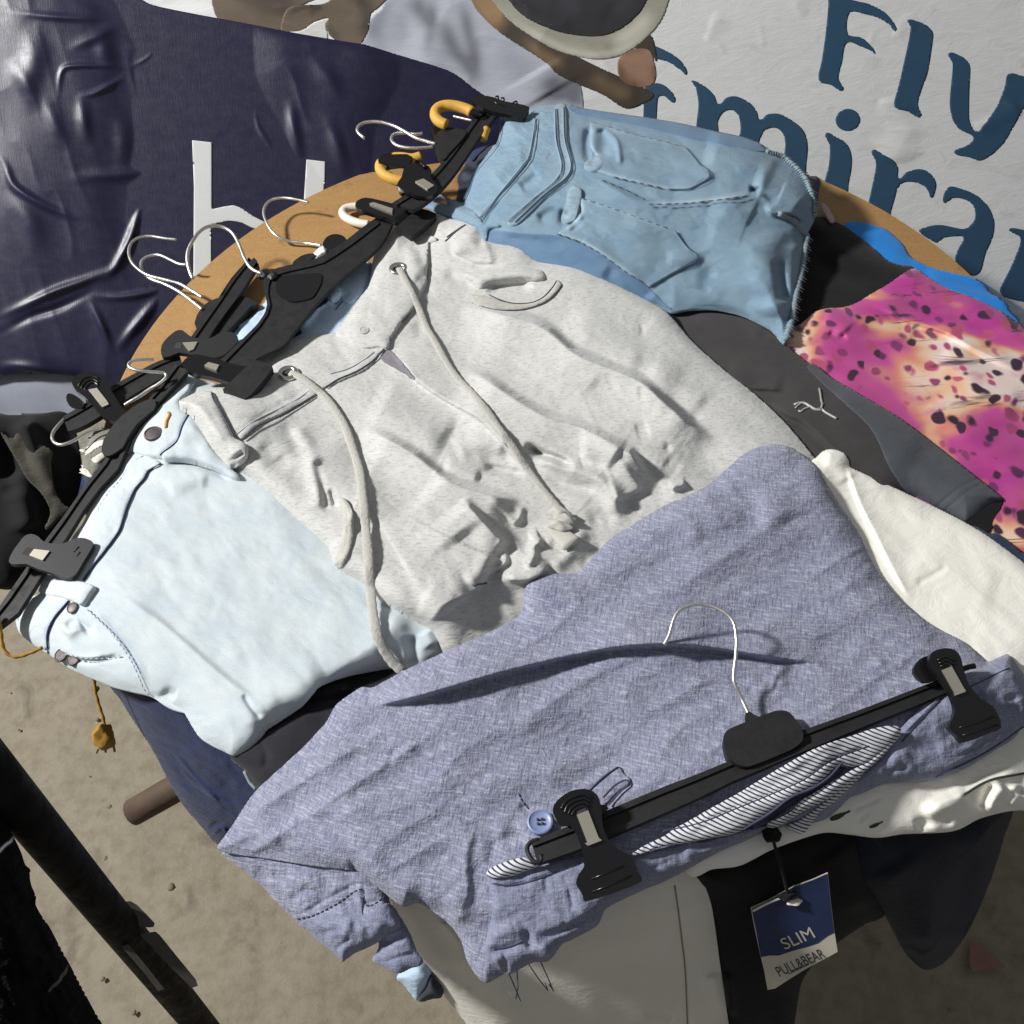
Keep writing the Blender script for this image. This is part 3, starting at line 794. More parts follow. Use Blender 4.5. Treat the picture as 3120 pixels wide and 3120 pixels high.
ink('letter', 'H 690 154 790 195 868 240 905 300 910 388 960 340 1050 310 1130 320 1190 370 1216 430 1208 490 1176 548 1150 490 1100 440 1030 416 950 420 900 470 880 540 850 640 820 720 640 640 665 560 700 400 722 260', M_INK_TEAL)
ink('letter', 'H 1310 459 1420 470 1540 520 1630 600 1678 690 1692 760 1680 860 1620 1000 1540 1180 1370 1070 1440 872 1370 860 1280 872 1213 912 1072 820 1140 780 1250 765 1380 790 1450 796 1515 745 1535 680 1510 600 1440 556 1360 546 1273 582', M_INK_TEAL)
ink('letter', 'H 1810 798 1880 852 1905 882 1890 950 1820 1120 1735 1290 1780 1360 2060 1360 2060 830 1932 806', M_INK_TEAL)
# the printed picture: hands and a shirt
ink('printed_hand', 'T -60 -120 500 -120 540 -60 520 -10 380 60 340 160 200 190 -60 130', M_INK_BROWN, .5, tone=[('T 0 -40 160 20 300 120', 30, .6), ('T 240 -100 330 20 300 160', 40, .7), ('T 100 -100 200 -20 420 -60', 20, .5)])
ink('printed_hand', 'T 330 60 400 30 560 20 640 -60 800 -100 960 -120 940 -20 860 60 830 90 815 190 760 270 680 270 590 210 565 150 580 110 500 130 380 220 300 190', M_INK_BROWN, .7,
    tone=[('T 340 110 380 60 450 42 580 34', 9, .9), ('T 460 100 500 60 560 40', 10, .7), ('T 690 40 740 -10 800 40 806 150 770 260', 26, .9), ('T 580 130 600 190 660 250', 14, .6), ('T 640 -40 760 -60 900 -90', 30, .4)])
ink('printed_cuff', 'T 340 190 420 180 500 130 585 108 565 150 572 240 460 250 330 230', M_INK_WHITE, 1.1)
ink('printed_shirt', 'T 760 280 806 200 815 120 900 40 960 -120 1420 -120 1450 40 1520 120 1640 220 1760 300 1932 380 2010 420 2060 470 2050 700 1600 700 1300 560 900 420', M_INK_SHIRT, .6,
    tone=[('T 940 -60 900 60 840 180 800 280', 26, .45), ('T 1000 30 1010 140 980 300', 30, .35), ('T 1080 -60 1120 60 1200 180', 30, .9), ('T 1200 -60 1195 100 1150 360', 18, .6), ('T 1230 60 1290 220 1330 300 1420 420 1480 560', 26, .9), ('T 1340 -40 1380 80 1420 240 1450 360 1480 500', 22, .9),
          ('T 1860 420 1900 500 1960 620', 44, 1.0), ('T 1980 420 2030 520 2020 660', 36, 1.0), ('T 1560 240 1700 380 1760 520', 50, .25), ('T 860 120 880 240 900 360', 30, .3)])
ink('printed_arm', 'T 1400 -140 1620 -140 1640 -20 1700 80 1800 180 1960 280 2100 360 2250 430 2440 520 2500 560 2440 610 2330 640 2200 560 2060 500 1932 440 1860 370 1740 290 1600 200 1500 110 1430 20', M_INK_DEEP, 1.2,
    tone=[('T 1420 -120 1470 0 1560 110 1660 170', 34, 1.0), ('T 1480 -120 1540 0 1640 110', 22, .8), ('T 1700 220 1860 330 2000 420', 20, .5), ('T 2100 430 2250 520 2400 580', 24, .35)])
ink('printed_thumb', 'U 1560 300 1640 262 1720 270 1745 330 1756 400 1740 450 1690 468 1620 460 1570 430 1548 370', M_INK_SKIN, 1.9, tone=[('U 1560 300 1550 370 1570 430 1640 470 1730 455', 24, .9), ('U 1745 330 1756 400 1740 450', 16, .7), ('U 1560 300 1640 262 1720 270', 12, .6)])
ink('printed_finger', 'U 1680 200 1730 190 1752 260 1760 330 1735 300 1690 262 1640 256', M_INK_DEEP, 1.7)
ink('printed_rim', 'U 850 -60 900 30 980 120 1080 190 1200 260 1330 302 1450 318 1560 300 1650 250 1730 180 1790 100 1826 0 1840 -80', M_INK_RIM, 2.2,
    tone=[('U 900 0 1000 110 1120 190 1260 258 1400 290 1530 280 1650 215 1740 110 1780 0', 12, .55), ('U 1480 230 1580 200 1680 120 1730 20', 22, .7)])
ink('printed_glass', 'U 930 -80 980 20 1060 96 1150 140 1260 178 1390 195 1480 190 1560 160 1640 100 1700 20 1720 -80', M_INK_BLACK, 2.8, tone=[('U 1220 -40 1280 10 1380 30', 40, .7), ('U 1500 60 1580 20 1640 -40', 30, .5)])

# ================================================================== glossy navy tarpaulin draped behind the left rim
e0 = on_z(px('O 500 930')[:1], ZT)[0]
TP0 = np.array([e0[0] - .06, e0[1] + .15, ZT - .06]); TN = np.array([.09, -.745, .66]); TN /= np.linalg.norm(TN)
tarp = empty('tarpaulin', 'glossy crumpled navy tarpaulin with white printed letter strokes behind the table', 'tarpaulin', loc=(TP0[0] - .2, TP0[1], 0))
tp = Sheet('tarpaulin_sheet', 'V -300 -300 500 -300 700 -60 800 20 1000 66 1290 120 1600 180 1930 235 T 800 262 1000 325 1200 385 1320 430 1440 520 1560 600 1700 680 O 1560 560 1200 700 900 800 640 1000 400 1260 A 620 620 520 590 300 575 0 588 -500 600', M_TARP, tarp,
           on='plane', plane=(TP0, TN), puff=(2, 20), thick=2, step=4.2, n=3, grain=0, update=False, 
           strokes=[(k_, sp_, a_ * .72, w_, None, dict(taper=.5)) for k_, sp_, a_, w_ in (
               ('r', 'V -60 780 20 870 70 990 200 1080 360 1150 480 1180', 7, 12), ('r', 'V 800 980 740 1150 690 1290 600 1450 480 1520', 8, 13), ('r', 'V 700 1400 460 1500 290 1560 120 1640 -60 1720', 7, 12),
               ('r', 'V 960 1510 820 1560 650 1590 460 1585', 5, 10), ('r', 'V 470 1570 500 1650 560 1780 610 1920', 6, 12), ('r', 'V 900 1540 780 1680 690 1790 600 1910', 6, 14), ('c', 'V -40 1810 150 1700 330 1640 560 1520', 5, 12),
               ('r', 'V 310 560 320 420 350 360 480 350 700 362', 4, 7), ('r', 'V 400 520 500 500 600 450 690 400', 4, 8), ('r', 'V 880 190 800 300 680 370', 4, 8), ('r', 'V 840 190 930 250 1030 370 1060 480', 4, 9), ('r', 'V 960 400 1090 430 1220 470', 4, 8),
               ('r', 'V 980 440 1090 640 1170 880', 6, 16), ('r', 'V 1360 420 1370 650 1450 800 1530 960', 6, 18), ('r', 'V 1550 500 1570 680 1620 900', 6, 16), ('r', 'V 1260 340 1240 640 1260 800 1310 1000', 6, 26),
               ('r', 'V 740 20 880 80 980 170 1060 200', 5, 12), ('r', 'V 430 480 450 660 480 800', 5, 18), ('r', 'V 220 480 300 680 350 820', 5, 22), ('r', 'V 330 960 500 940 700 930 960 890', 5, 18), ('r', 'V 40 300 130 440 190 620', 6, 26),
               ('r', 'V 340 280 500 200 660 130', 4, 16), ('r', 'V 20 60 300 90 620 105', 4, 10), ('r', 'V 1060 330 1150 280 1230 190', 4, 20), ('r', 'V 1740 600 1800 760 1860 960', 5, 20), ('r', 'V 1650 300 1760 420 1830 560', 4, 22), ('r', 'V 620 560 660 760 640 960', 4, 26),
               ('r', 'V 150 120 180 300 160 520', 6, 34), ('r', 'V 540 110 560 260 620 420', 5, 26), ('r', 'A -60 540 100 520 260 540 460 585', 5, 14), ('r', 'V 1120 1000 1230 960 1330 1030', 4, 10), ('r', 'V 30 1000 160 1180 220 1400', 5, 30))],
           noise=[(12, 420, 84, 1.8, 21), (4, 170, 80, 2.6, 22), (.5, 60, 75, 3.0, 23, 'ridge')])
def tink(name, spec, mat=M_TARP_WHITE, lift=.7):
    return Sheet(name, spec, mat, tarp, host=tp, lift=lift, thick=lift + .4, puff=(.1, 4), step=4, sharp=True, update=False).obj
tink('letter', 'V 1028 750 1134 762 1134 1120 1200 1105 1250 1098 1290 1112 1360 1160 1420 1190 1480 1190 1480 1260 1340 1215 1290 1190 1230 1180 1128 1203 1130 1400 1150 1480 1035 1480 1038 1000')
tink('letter', 'V 1640 853 1741 865 1733 1060 1710 1140 1622 1140 1634 950')
Sheet('hem', 'A -500 560 0 555 300 545 560 560 640 760 600 880 460 872 250 880 0 888 -500 900', M_TARP_GREY, tarp, on='plane', plane=(TP0 - TN * .012, TN), puff=(3, 20), thick=3, step=7, n=3, update=False,
      noise=[(2, 120, 0, 2, 31)])

# dark clothes under the tarpaulin, left of the table
DP0 = on_z(px('O 120 1500')[:1], .50)[0]; DN = np.array([.35, -.45, .82]); DN /= np.linalg.norm(DN)
dk = Sheet('black_jacket', 'A -500 860 60 880 300 870 480 860 560 1000 600 1300 520 1600 380 1800 250 2000 100 2150 D -60 700 -500 700', M_BLACK, None, on='plane', plane=(DP0, DN), puff=(20, 60), thick=10, step=8, update=False,
           strokes=[('r', 'A 150 900 230 1080 300 1300', 20, 30), ('r', 'A 60 1300 160 1500 220 1750', 20, 40), ('c', 'A 0 1000 60 1200 100 1500', 15, 30)], noise=[(10, 130, 60, 1.6, 41)]).obj
tag(dk, 'black jacket heaped in shadow under the grey hem of the tarpaulin', 'jacket')
sp = Sheet('canvas_strap', 'A 5 1010 40 1025 95 1055 125 1012 230 1075 330 1110 385 1150 372 1230 400 1420 470 1540 512 1570 440 1640 345 1725 330 1700 370 1590 300 1450 200 1350 130 1230 60 1110', M_BELTGREY, None, on='plane', plane=(DP0 + DN * .03, DN), puff=(4, 20), thick=4, step=6, update=False,
           strokes=[('c', 'A 120 1040 200 1250 330 1420 380 1600', 4, 20), ('r', 'A 240 1100 320 1300 400 1500', 5, 30)], noise=[(2, 60, 50, 2, 42)]).obj
tag(sp, 'dull olive grey canvas strap hanging between dark clothes left of the table', 'strap')

# ================================================================== the heap, from the bottom up
def garment(name, label, cat='shorts', at=None):
    p = on_z(px(at)[:1], ZT)[0]
    return empty(name, label, cat, None, (p[0], p[1], ZT))

# --- bright blue jersey at the far right rim
g = garment('jersey_top', 'bright blue jersey cloth lying along the far right rim of the table', 'clothing', 'H 1300 1200')
Sheet('cloth', 'H 455 770 760 784 840 828 930 910 990 1008 1040 1050 1200 1120 1500 1190 1620 1240 1740 1292 1932 1292 2120 1300 2120 1800 1900 1800 1500 1560 1200 1400 900 1250 600 1050', M_BRIGHT, g, puff=(7, 26), thick=3,
      strokes=[('r', 'H 1000 1010 1200 1140 1500 1210 1740 1300', 3, 16), ('c', 'H 1040 1080 1250 1190 1500 1260 1750 1340', 2.5, 16), ('r', 'H 1100 1120 1300 1250 1600 1350 1900 1420', 3, 20)], noise=[(1.5, 70, 35, 2.4, 51)])
# --- grey-navy denim shorts, mostly under the pale blue pair
dn = garment('denim_shorts', 'grey navy denim shorts peeping out beneath the pale blue denim pair', 'shorts', 'C 1100 650')
DND = Sheet('body', 'C 1060 590 1180 520 1260 490 1500 480 H 90 345 140 350 258 372 248 540 240 690 310 712 326 800 312 880 230 925 150 930 0 900 -300 1000 E 1000 900 600 820 300 760 0 600 C 960 880 950 820 1000 740 1020 670', M_DARKDENIM, dn, puff=(30, 70), thick=4,
            strokes=[('c', 'H 200 690 240 690 300 710', 4, 6), ('r', 'C 1080 640 1030 720 990 820', 4, 14)], noise=[(3, 90, 20, 1.5, 52)])
Sheet('waistband', 'C 1040 640 1090 590 1190 530 1250 500 1262 530 1180 590 1110 650 1060 700', M_INK, dn, host=DND, lift=1.5, puff=(2, 8), thick=2, step=4)
# --- black shorts
g = garment('black_shorts', 'plain black shorts between the pale denim hem and the pink leopard print', 'shorts', 'H 500 1100')
Sheet('body', 'H 90 850 200 720 300 700 420 752 485 786 640 903 720 970 820 1055 920 1090 1030 1120 1000 1260 850 1500 600 1700 200 1800 -200 1700 -300 1200', M_BLACK, g, puff=(9, 24), thick=3,
      strokes=[('r', 'H 300 900 500 1000 800 1130', 3, 30), ('c', 'H 200 1050 500 1180 700 1230', 2.5, 26)], noise=[(1.5, 60, 30, 2.5, 53)])
g = empty('care_label', 'small pinkish white care label sticking out beside the denim hem', 'label', None, tuple(on_z(px('H 330 650')[:1], ZT)[0]))
Sheet('label_strip', 'H 278 590 320 605 365 680 386 735 350 742 310 690 285 640', cloth('pink_white_satin', rgb('C9B0AE'), rgb('B99C9E'), 300), g, puff=(2, 8), thick=1, lift=3, step=4)
# --- pink leopard print
g = garment('leopard_leggings', 'pink and orange leopard print leggings spread at the right side', 'leggings', 'J 1300 300')
PK = Sheet('body', 'H 1020 1122 1150 1190 1300 1280 1500 1350 1650 1420 1780 1492 1932 1600 2120 1700 J 2040 800 2000 1200 1932 1196 1750 1128 1550 1050 1200 900 900 700 620 420 500 200 520 60 H 40 1600 110 1570 220 1478 330 1445 440 1440 560 1404 680 1330 820 1250', M_PINK, g, puff=(9, 26), thick=3, grain=0,
      strokes=[('s', 'H 640 1400 800 1450 950 1530 1150 1590 1320 1650 1500 1760 1700 1860 1932 1960', 5, 60, 9), ('r', 'H 300 1500 420 1560 500 1640', 3, 26), ('c', 'H 330 1640 420 1690 480 1660', 3, 10),
               ('r', 'J 900 250 1100 420 1400 640', 3, 50), ('r', 'J 1500 100 1700 300 1932 420', 4, 50), ('c', 'H 1000 1640 1200 1700 1350 1760', 2, 30)], noise=[(2, 80, 40, 2.0, 54)])
# --- navy cloth at the right, under the white trousers
g = tag(Sheet('navy_cloth', 'J 1640 1060 1745 1100 1790 1096 1860 1150 1932 1208 2060 1270 2060 1420 1932 1380 1750 1260 1640 1160', M_INK, None, puff=(5, 16), thick=3, lift=4, noise=[(1, 40, 30, 2, 55)]).obj,
        'corner of dark blue cloth between the pink print and the white trousers', 'cloth')
# --- charcoal shorts with the cat emblem
ch = garment('charcoal_shorts', 'charcoal grey sports shorts with a small silver leaping cat emblem', 'shorts', 'J 900 400')
CH = Sheet('body', 'E 940 1000 1040 1040 1120 1032 1240 1026 1330 1042 1400 1062 1480 1100 1530 1140 1640 1240 1760 1330 1932 1430 J 1250 470 1480 640 1600 735 1690 806 1818 908 1770 930 1720 962 1680 1000 1640 1028 1608 1030 1480 962 1330 898 1200 980 900 900 600 700 300 400 E 1300 1500 1050 1250', M_CHAR, ch, puff=(13, 34), thick=3, lift=2,
           strokes=[('r', 'E 1120 1060 1240 1050 1400 1090 1520 1160', 4, 30), ('s', 'J 330 240 480 315 560 320 650 335', 5, 26, 7), ('s', 'J 560 380 660 452 760 500 880 610 960 690 1060 790 1300 890', 9, 60, 8),
                    ('c', 'J 1690 806 1590 850 1520 905 1462 962', .9, 3, None, dict(taper=.02)), ('c', 'J 1706 832 1620 880 1550 940 1500 985', .9, 3, None, dict(taper=.02)),
                    ('r', 'J 900 300 1150 500 1400 690', 3, 60)], noise=[(1.6, 80, 38, 2.6, 56)])
Sheet('side_panel', 'J 780 190 900 262 1050 352 1250 468 1480 640 1600 735 1690 806 1816 908 1770 928 1720 960 1680 998 1640 1024 1610 1026 1480 956 1330 890 1290 860 1210 740 1150 600 1090 510 960 390 850 290', M_SLATE, ch, host=CH, lift=.6, puff=(.4, 4), thick=1)
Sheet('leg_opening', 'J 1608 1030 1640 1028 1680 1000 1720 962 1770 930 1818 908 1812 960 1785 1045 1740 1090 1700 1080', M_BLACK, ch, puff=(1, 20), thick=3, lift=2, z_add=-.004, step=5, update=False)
EM = [('J 836 322 842 350 846 380 852 408 846 430', 1.1), ('J 846 430 820 436 790 420 760 402 730 400 702 410', 1.5), ('J 790 420 760 430 735 448', 1.0), ('J 740 402 715 420 708 428', .9), ('J 846 430 870 450 895 465 930 484', 1.3), ('J 846 428 850 408 862 402', .9), ('J 800 428 830 438 850 436', 1.3), ('J 735 448 726 440', .9)]
parts = []
for sp_, r_ in EM:
    P, _ = CH.surf(resample(spline(px(sp_), 5), 5), .7); parts.append(tube_mesh(P, r_ * 1e-3, 6))
V_, f_ = join_meshes(parts); o = new_obj('cat_emblem', V_, f_, M_SILVER); adopt(o, ch)

# --- navy jeans at the lower left edge
g = garment('navy_jeans', 'dark navy jeans hanging off the lower left edge of the table', 'jeans', 'K 1000 500')
NJ = Sheet('body', 'K 590 110 640 190 680 258 740 350 800 440 850 530 895 620 940 700 985 770 1080 880 1170 972 1300 960 1500 860 1650 600 1600 250 1300 60 900 -40 700 30', M_NAVY, g, puff=(7, 22), thick=4, lift=2,
      strokes=[('r', 'K 930 470 1000 560 1080 650 1190 760', 1.6, 5), ('r', 'K 960 560 1040 640 1150 720', 1.2, 5), ('c', 'K 1120 900 1160 860 1200 870', 2, 8), ('r', 'K 1130 920 1180 880 1220 900', 2, 6)],
      noise=[(2, 60, 50, 2, 57), (.6, 14, 20, 2, 58)])
# --- charcoal cloth between the bleached jeans and the chambray
g = garment('charcoal_trousers', 'dark charcoal trousers squeezed between the bleached jeans and the chambray shorts', 'trousers', 'G 400 500')
CT = Sheet('body', 'G 160 480 260 420 330 380 420 330 520 220 660 130 880 60 1060 10 1150 200 900 500 500 720 330 680 292 655 262 610 235 560', M_DUSK, g, puff=(9, 24), thick=4, lift=2,
      strokes=[('r', 'G 520 190 640 160 760 150', 7, 16), ('c', 'G 500 230 640 210 800 180', 5, 12), ('c', 'G 300 420 340 480 330 560', 2, 12)], noise=[(1.6, 50, 30, 2, 59)])
thread('hem', CT, 'G 232 562 246 590 262 622 280 640 292 656', 1.5, M_OVERLOCK, g)
# --- ice blue jeans under the wide hanger
ib = garment('ice_blue_jeans', 'ice blue jeans showing through beneath the broad shouldered black hanger', 'jeans', 'B 900 700')
IB = Sheet('body', 'B 200 1160 170 1000 270 985 300 940 400 880 500 770 620 620 760 520 830 470 860 410 935 356 1022 386 1050 430 1130 460 1200 455 1290 500 1320 700 1250 900 1100 1100 700 1180 300 1260', M_JEANS2, ib, puff=(9, 26), thick=3, lift=2,
      strokes=[('c', 'B 280 1000 330 960 380 930 420 920', 2, 5), ('r', 'B 290 900 320 940 400 900 480 830', 3, 9), ('c', 'B 300 980 300 1080', 1.5, 4), ('s', 'B 750 960 830 890 900 800 960 770 1020 800', 7, 40, 8), ('c', 'B 1020 640 1100 560 1200 480', 2, 6), ('r', 'B 1040 620 1110 540 1200 470', 2, 7),
               ('c', 'B 1010 800 1060 740 1130 700', 1.5, 4)], noise=[(1.6, 50, 30, 1.6, 60)])
Sheet('waistband', 'B 1030 650 1090 570 1160 500 1210 470 1262 505 1250 600 1200 720 1120 780 1060 740', M_JEANS2, ib, host=IB, lift=1.6, puff=(1, 8), thick=2, step=4)
Sheet('belt_loop', 'B 950 690 985 640 1040 650 1062 700 1040 745 985 755', M_JEANS2, ib, host=IB, lift=4, puff=(2, 8), thick=4, step=4)
Sheet('inner_waist', 'B 560 1060 680 960 800 860 880 780 930 730 960 770 870 830 800 900 750 950 770 1000 640 1060', M_NAVY, ib, host=IB, lift=1.0, puff=(.5, 8), thick=1, step=4)
Sheet('waistband', 'B 820 478 860 410 932 358 1020 384 1030 400 960 400 900 430 850 490', M_WHITE, ib, host=IB, lift=5, puff=(2, 8), thick=5, step=4)
thread('stitching', IB, 'B 1040 636 1100 560 1160 500 1205 462', .8, M_INK)
thread('stitching', IB, 'B 1000 760 1040 745 1090 715', .6, M_NAVY)
thread('stitching', IB, 'B 1020 830 1070 770 1140 720', .6, M_NAVY)

# --- navy denim with a striped elastic waist, left rim
nb = garment('elastic_waist_denim', 'navy denim shorts with a grey and white striped elastic waistband', 'shorts', 'A 450 1300')
NB = Sheet('body', 'A 372 1205 400 1160 470 1125 560 1040 650 1000 760 975 900 1000 850 1200 700 1350 560 1530 518 1556 470 1500 425 1440 385 1330', M_INK, nb, puff=(8, 22), thick=4, lift=2,
      strokes=[('c', 'A 380 1240 440 1380 520 1500', 2, 6), ('c', 'A 440 1440 540 1380 640 1340', 3, 10)], noise=[(1.5, 40, 40, 2, 61)])
EW = Sheet('waistband', 'A 452 1150 500 1090 560 1040 640 1000 740 975 850 1000 850 1150 760 1270 690 1336 640 1310 600 1300 560 1250 500 1200', M_ELASTIC, nb, host=NB, lift=4, puff=(3, 10), thick=4, step=4)
for sp_ in ('A 450 1152 478 1138 540 1200 620 1270 690 1330 660 1338 600 1310 540 1240', 'A 610 1140 680 1090 760 1060 780 1090 700 1130 640 1170', 'A 680 1200 740 1160 770 1160 770 1190 720 1230 690 1224'):
    Sheet('stripe', sp_, M_STRIPEWHITE, EW.obj, host=EW, lift=.8, puff=(.3, 5), thick=1, step=4)

# --- pale blue denim shorts on the far stack
bd = garment('pale_denim_shorts', 'pale blue denim shorts with two back pockets heaped at the far rim', 'shorts', 'E 900 550')
BD = Sheet('body', 'E 330 72 342 50 400 34 470 28 530 30 600 46 700 62 900 90 1000 106 1100 124 1250 158 1400 190 1480 222 1540 262 1620 306 1690 382 1720 440 1740 500 1745 580 1720 640 1700 680 1690 760 1675 850 1662 950 1640 1080 1602 1192 1566 1165 1535 1128 1480 1096 1400 1060 1330 1040 1240 1026 1120 1032 1040 1044 960 1010 860 1000 600 950 300 850 60 750 -40 600 C 840 950 700 1018 780 985 830 958 E 10 510 26 495 48 440 70 370 110 310 165 232 188 218 205 140 222 88 280 84', M_DENIM, bd, puff=(24, 60), thick=4, lift=3, soften=.03,
      stuff=[(1985, 560, .062, .31, .22, -14)],
      strokes=[('s', 'E 1545 560 1470 470 1300 490 1120 510 930 515 800 470 640 380', 9, 50, 9), ('c', 'E 1420 450 1445 452 1470 462', 12, 9), ('s', 'E 1500 520 1540 560 1620 560 1700 600', 10, 50, 8),
               ('r', 'E 1440 400 1540 430 1640 480 1700 540', 10, 40), ('c', 'E 1560 780 1580 900 1600 1000', 8, 16), ('r', 'E 1480 640 1520 800 1540 960 1550 1100', 8, 60), ('r', 'E 1640 700 1640 850 1620 1000', 5, 24),
               ('r', 'E 1200 560 1350 620 1430 800 1450 1000', 6, 90), ('c', 'E 300 440 360 395 390 370', 5, 14), ('r', 'E 150 400 250 300 330 270', 4, 24), ('r', 'E 1200 240 1400 300 1560 380', 8, 60),
               ('c', 'E 640 130 625 220 640 300 690 270', 7, 14), ('c', 'E 690 140 710 210 700 290', 7, 24), ('c', 'E 480 580 540 590 590 640', 7, 20), ('r', 'E 700 150 770 210 790 330', 4, 8), ('c', 'E 380 600 460 560 540 590', 6, 16), ('r', 'E 600 560 570 620 520 640', 4, 9),
               ('c', 'E 700 840 850 920 960 980', 5, 26), ('r', 'E 1000 780 1200 780 1200 860', 3, 26), ('c', 'E 1200 740 1220 850 1180 960', 4, 26), ('s', 'E 150 640 320 660 480 668 640 730 790 820 930 920', 5, 30, 14),
               # worn seams
               ('r', 'E 480 50 480 200 505 365 370 500 240 610', .8, 7, None, dict(fade=.9, taper=.02)), ('r', 'E 520 40 524 200 550 360 420 470 270 610', .8, 7, None, dict(fade=.5, taper=.02)),
               ('r', 'E 380 95 360 250 340 300 220 440 100 590', .8, 6, None, dict(fade=.5, taper=.02)), ('r', 'E 215 95 200 220 110 330 50 440 25 500', .8, 6, None, dict(fade=.6, taper=.02)),
               ('r', 'E 930 520 1120 512 1300 492 1450 472', 1, 7, None, dict(fade=.9)), ('c', 'E 930 528 1120 522 1300 504 1450 484', 2, 6)],
      noise=[(3, 110, 25, 1.6, 62), (1.6, 40, 25, 2.0, 63), (.5, 14, 30, 2.0, 64)])
for sp_ in ('E 640 112 720 136 860 176 1000 208 1112 240 1168 308 1232 380 1136 440 1028 444 900 420 780 388 650 345 690 300 640 230', 'E 590 486 720 524 860 572 960 612 1058 648 1110 722 1172 786 1050 852 934 920 820 850 700 762 590 700 480 662 540 620 600 560'):
    pk = Sheet('back_pocket', sp_, M_DENIM, bd, host=BD, lift=2.6, puff=(1.4, 7), thick=2.4, sharp=True,
               strokes=[('r', sp_ + ' ' + ' '.join(sp_.split()[1:3]), .2, 7, None, dict(fade=.7, taper=0))], noise=[(.6, 26, 25, 1.5, 65)])
    BD.pk = pk
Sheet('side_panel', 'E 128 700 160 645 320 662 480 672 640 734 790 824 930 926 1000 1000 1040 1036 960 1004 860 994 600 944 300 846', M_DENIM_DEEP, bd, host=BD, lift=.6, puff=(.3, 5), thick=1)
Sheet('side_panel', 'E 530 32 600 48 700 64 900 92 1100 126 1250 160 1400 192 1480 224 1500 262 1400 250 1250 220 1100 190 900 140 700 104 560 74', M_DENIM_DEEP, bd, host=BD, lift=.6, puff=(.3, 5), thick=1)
wl = Sheet('waistband', 'E 28 496 48 440 70 370 110 310 165 232 188 218 205 140 220 92 300 100 372 98 362 200 350 270 338 300 260 400 180 490 100 588 60 560', M_DENIM, bd, host=BD, lift=1.8, puff=(1.2, 7), thick=2, noise=[(.6, 20, 40, 2, 66)])
Sheet('belt_loop', 'E 545 430 598 448 590 520 560 600 500 600 520 520', M_DENIM_EDGE, bd, host=BD, lift=3.5, puff=(1.6, 7), thick=4, step=4)
Sheet('belt_loop', 'E 610 330 640 290 680 280 710 310 690 345 640 350', M_DENIM_EDGE, bd, host=BD, lift=3.5, puff=(1.6, 7), thick=4, step=4)
Sheet('yoke_seam', 'E 470 36 522 34 528 200 553 362 430 478 290 616 232 614 368 490 500 366 474 200', M_DENIM_EDGE, bd, host=BD, lift=1.0, puff=(.7, 6), thick=1.5, step=4, n=3)
Sheet('yoke_seam', 'C 690 1020 740 990 800 1010 900 1020 1000 1036 1080 1070 1112 1120 1150 1160 1260 1170 1180 1200 1150 1290 1090 1190 1000 1150 880 1110 780 1070', M_DENIM, bd, host=BD, lift=2.5, puff=(2, 8), thick=3, step=4)
for sp_ in ('E 478 50 482 200 504 366 374 494 242 606', 'E 518 40 524 200 550 360 424 474 276 612', 'E 382 98 366 205 354 268 342 300 262 402 104 590', 'E 346 300 300 352 190 490 112 600', 'E 216 96 196 220 116 322 76 374 52 444 30 498', 'E 1112 240 1168 308 1232 380 1136 440 1028 444', 'E 1104 262 1156 322 1206 380 1130 424 1030 428',
            'E 1058 648 1110 722 1172 786 1050 852 934 920', 'E 1050 670 1098 730 1148 784 1040 836 936 900', 'C 820 1030 900 1036 1000 1050 1070 1080 1105 1120'):
    thread('stitching', BD, sp_, .5, M_DENIM_STITCH, bd, lift=2.9)
    q_ = spline(px(sp_), 4); t_ = np.gradient(q_, axis=0); t_ /= np.linalg.norm(t_, axis=1, keepdims=True); nrm_ = np.stack([-t_[:, 1], t_[:, 0]], -1)
    thread('seam_ridge', BD, q_ + nrm_ * 6, .75, M_DENIM_EDGE, bd, lift=2.4)
for sp_ in ('E 730 140 860 180 1000 212 1100 240', 'E 760 386 880 414 1000 440', 'E 480 664 590 704 700 766 820 854 920 912', 'E 606 494 720 530 860 580 1040 645', 'E 700 400 820 450 940 512', 'E 930 520 1120 514 1300 494 1440 474'):
    thread('stitching', BD, sp_, .9, M_DENIM_STITCH, bd, dash=(14, 12), lift=2.9)
for sp_, r_ in (('E 1505 262 1580 282 1640 330 1690 385 1715 440 1738 510 1742 580', 2.6), ('E 1570 566 1630 596 1680 640 1704 672', 3.0), ('E 1704 670 1690 760 1676 850 1650 960 1630 1080 1600 1180', 3.2)):
    pl_ = resample(spline(px(sp_), 6), 4); parts = []
    P, nn_ = BD.surf(pl_, 2.2)
    t_ = np.arange(len(P)); parts.append(tube_mesh(P + nn_ * (np.sin(t_ * 1.9) * .0006)[:, None], (r_ + .5 * np.sin(t_ * 2.4)) * 1e-3, 7))
    for i in range(2, len(P) - 2, 2):                       # overcast loops of the raw edge
        d_ = (P[i+1] - P[i-1]); d_ /= np.linalg.norm(d_); s_ = np.cross(d_, nn_[i])
        q_ = [P[i] + s_ * .0048 + nn_[i] * .0004, P[i] + nn_[i] * (r_ * 1e-3 + .0004) + d_ * .0012, P[i] - s_ * .0058 * (1 + .3 * math.sin(i * 7.1)) + nn_[i] * .0003 + d_ * .002]
        parts.append(tube_mesh(q_, .0006, 4))
    V_, f_ = join_meshes(parts); adopt(new_obj('overlocked_hem', V_, f_, M_OVERLOCK), bd)

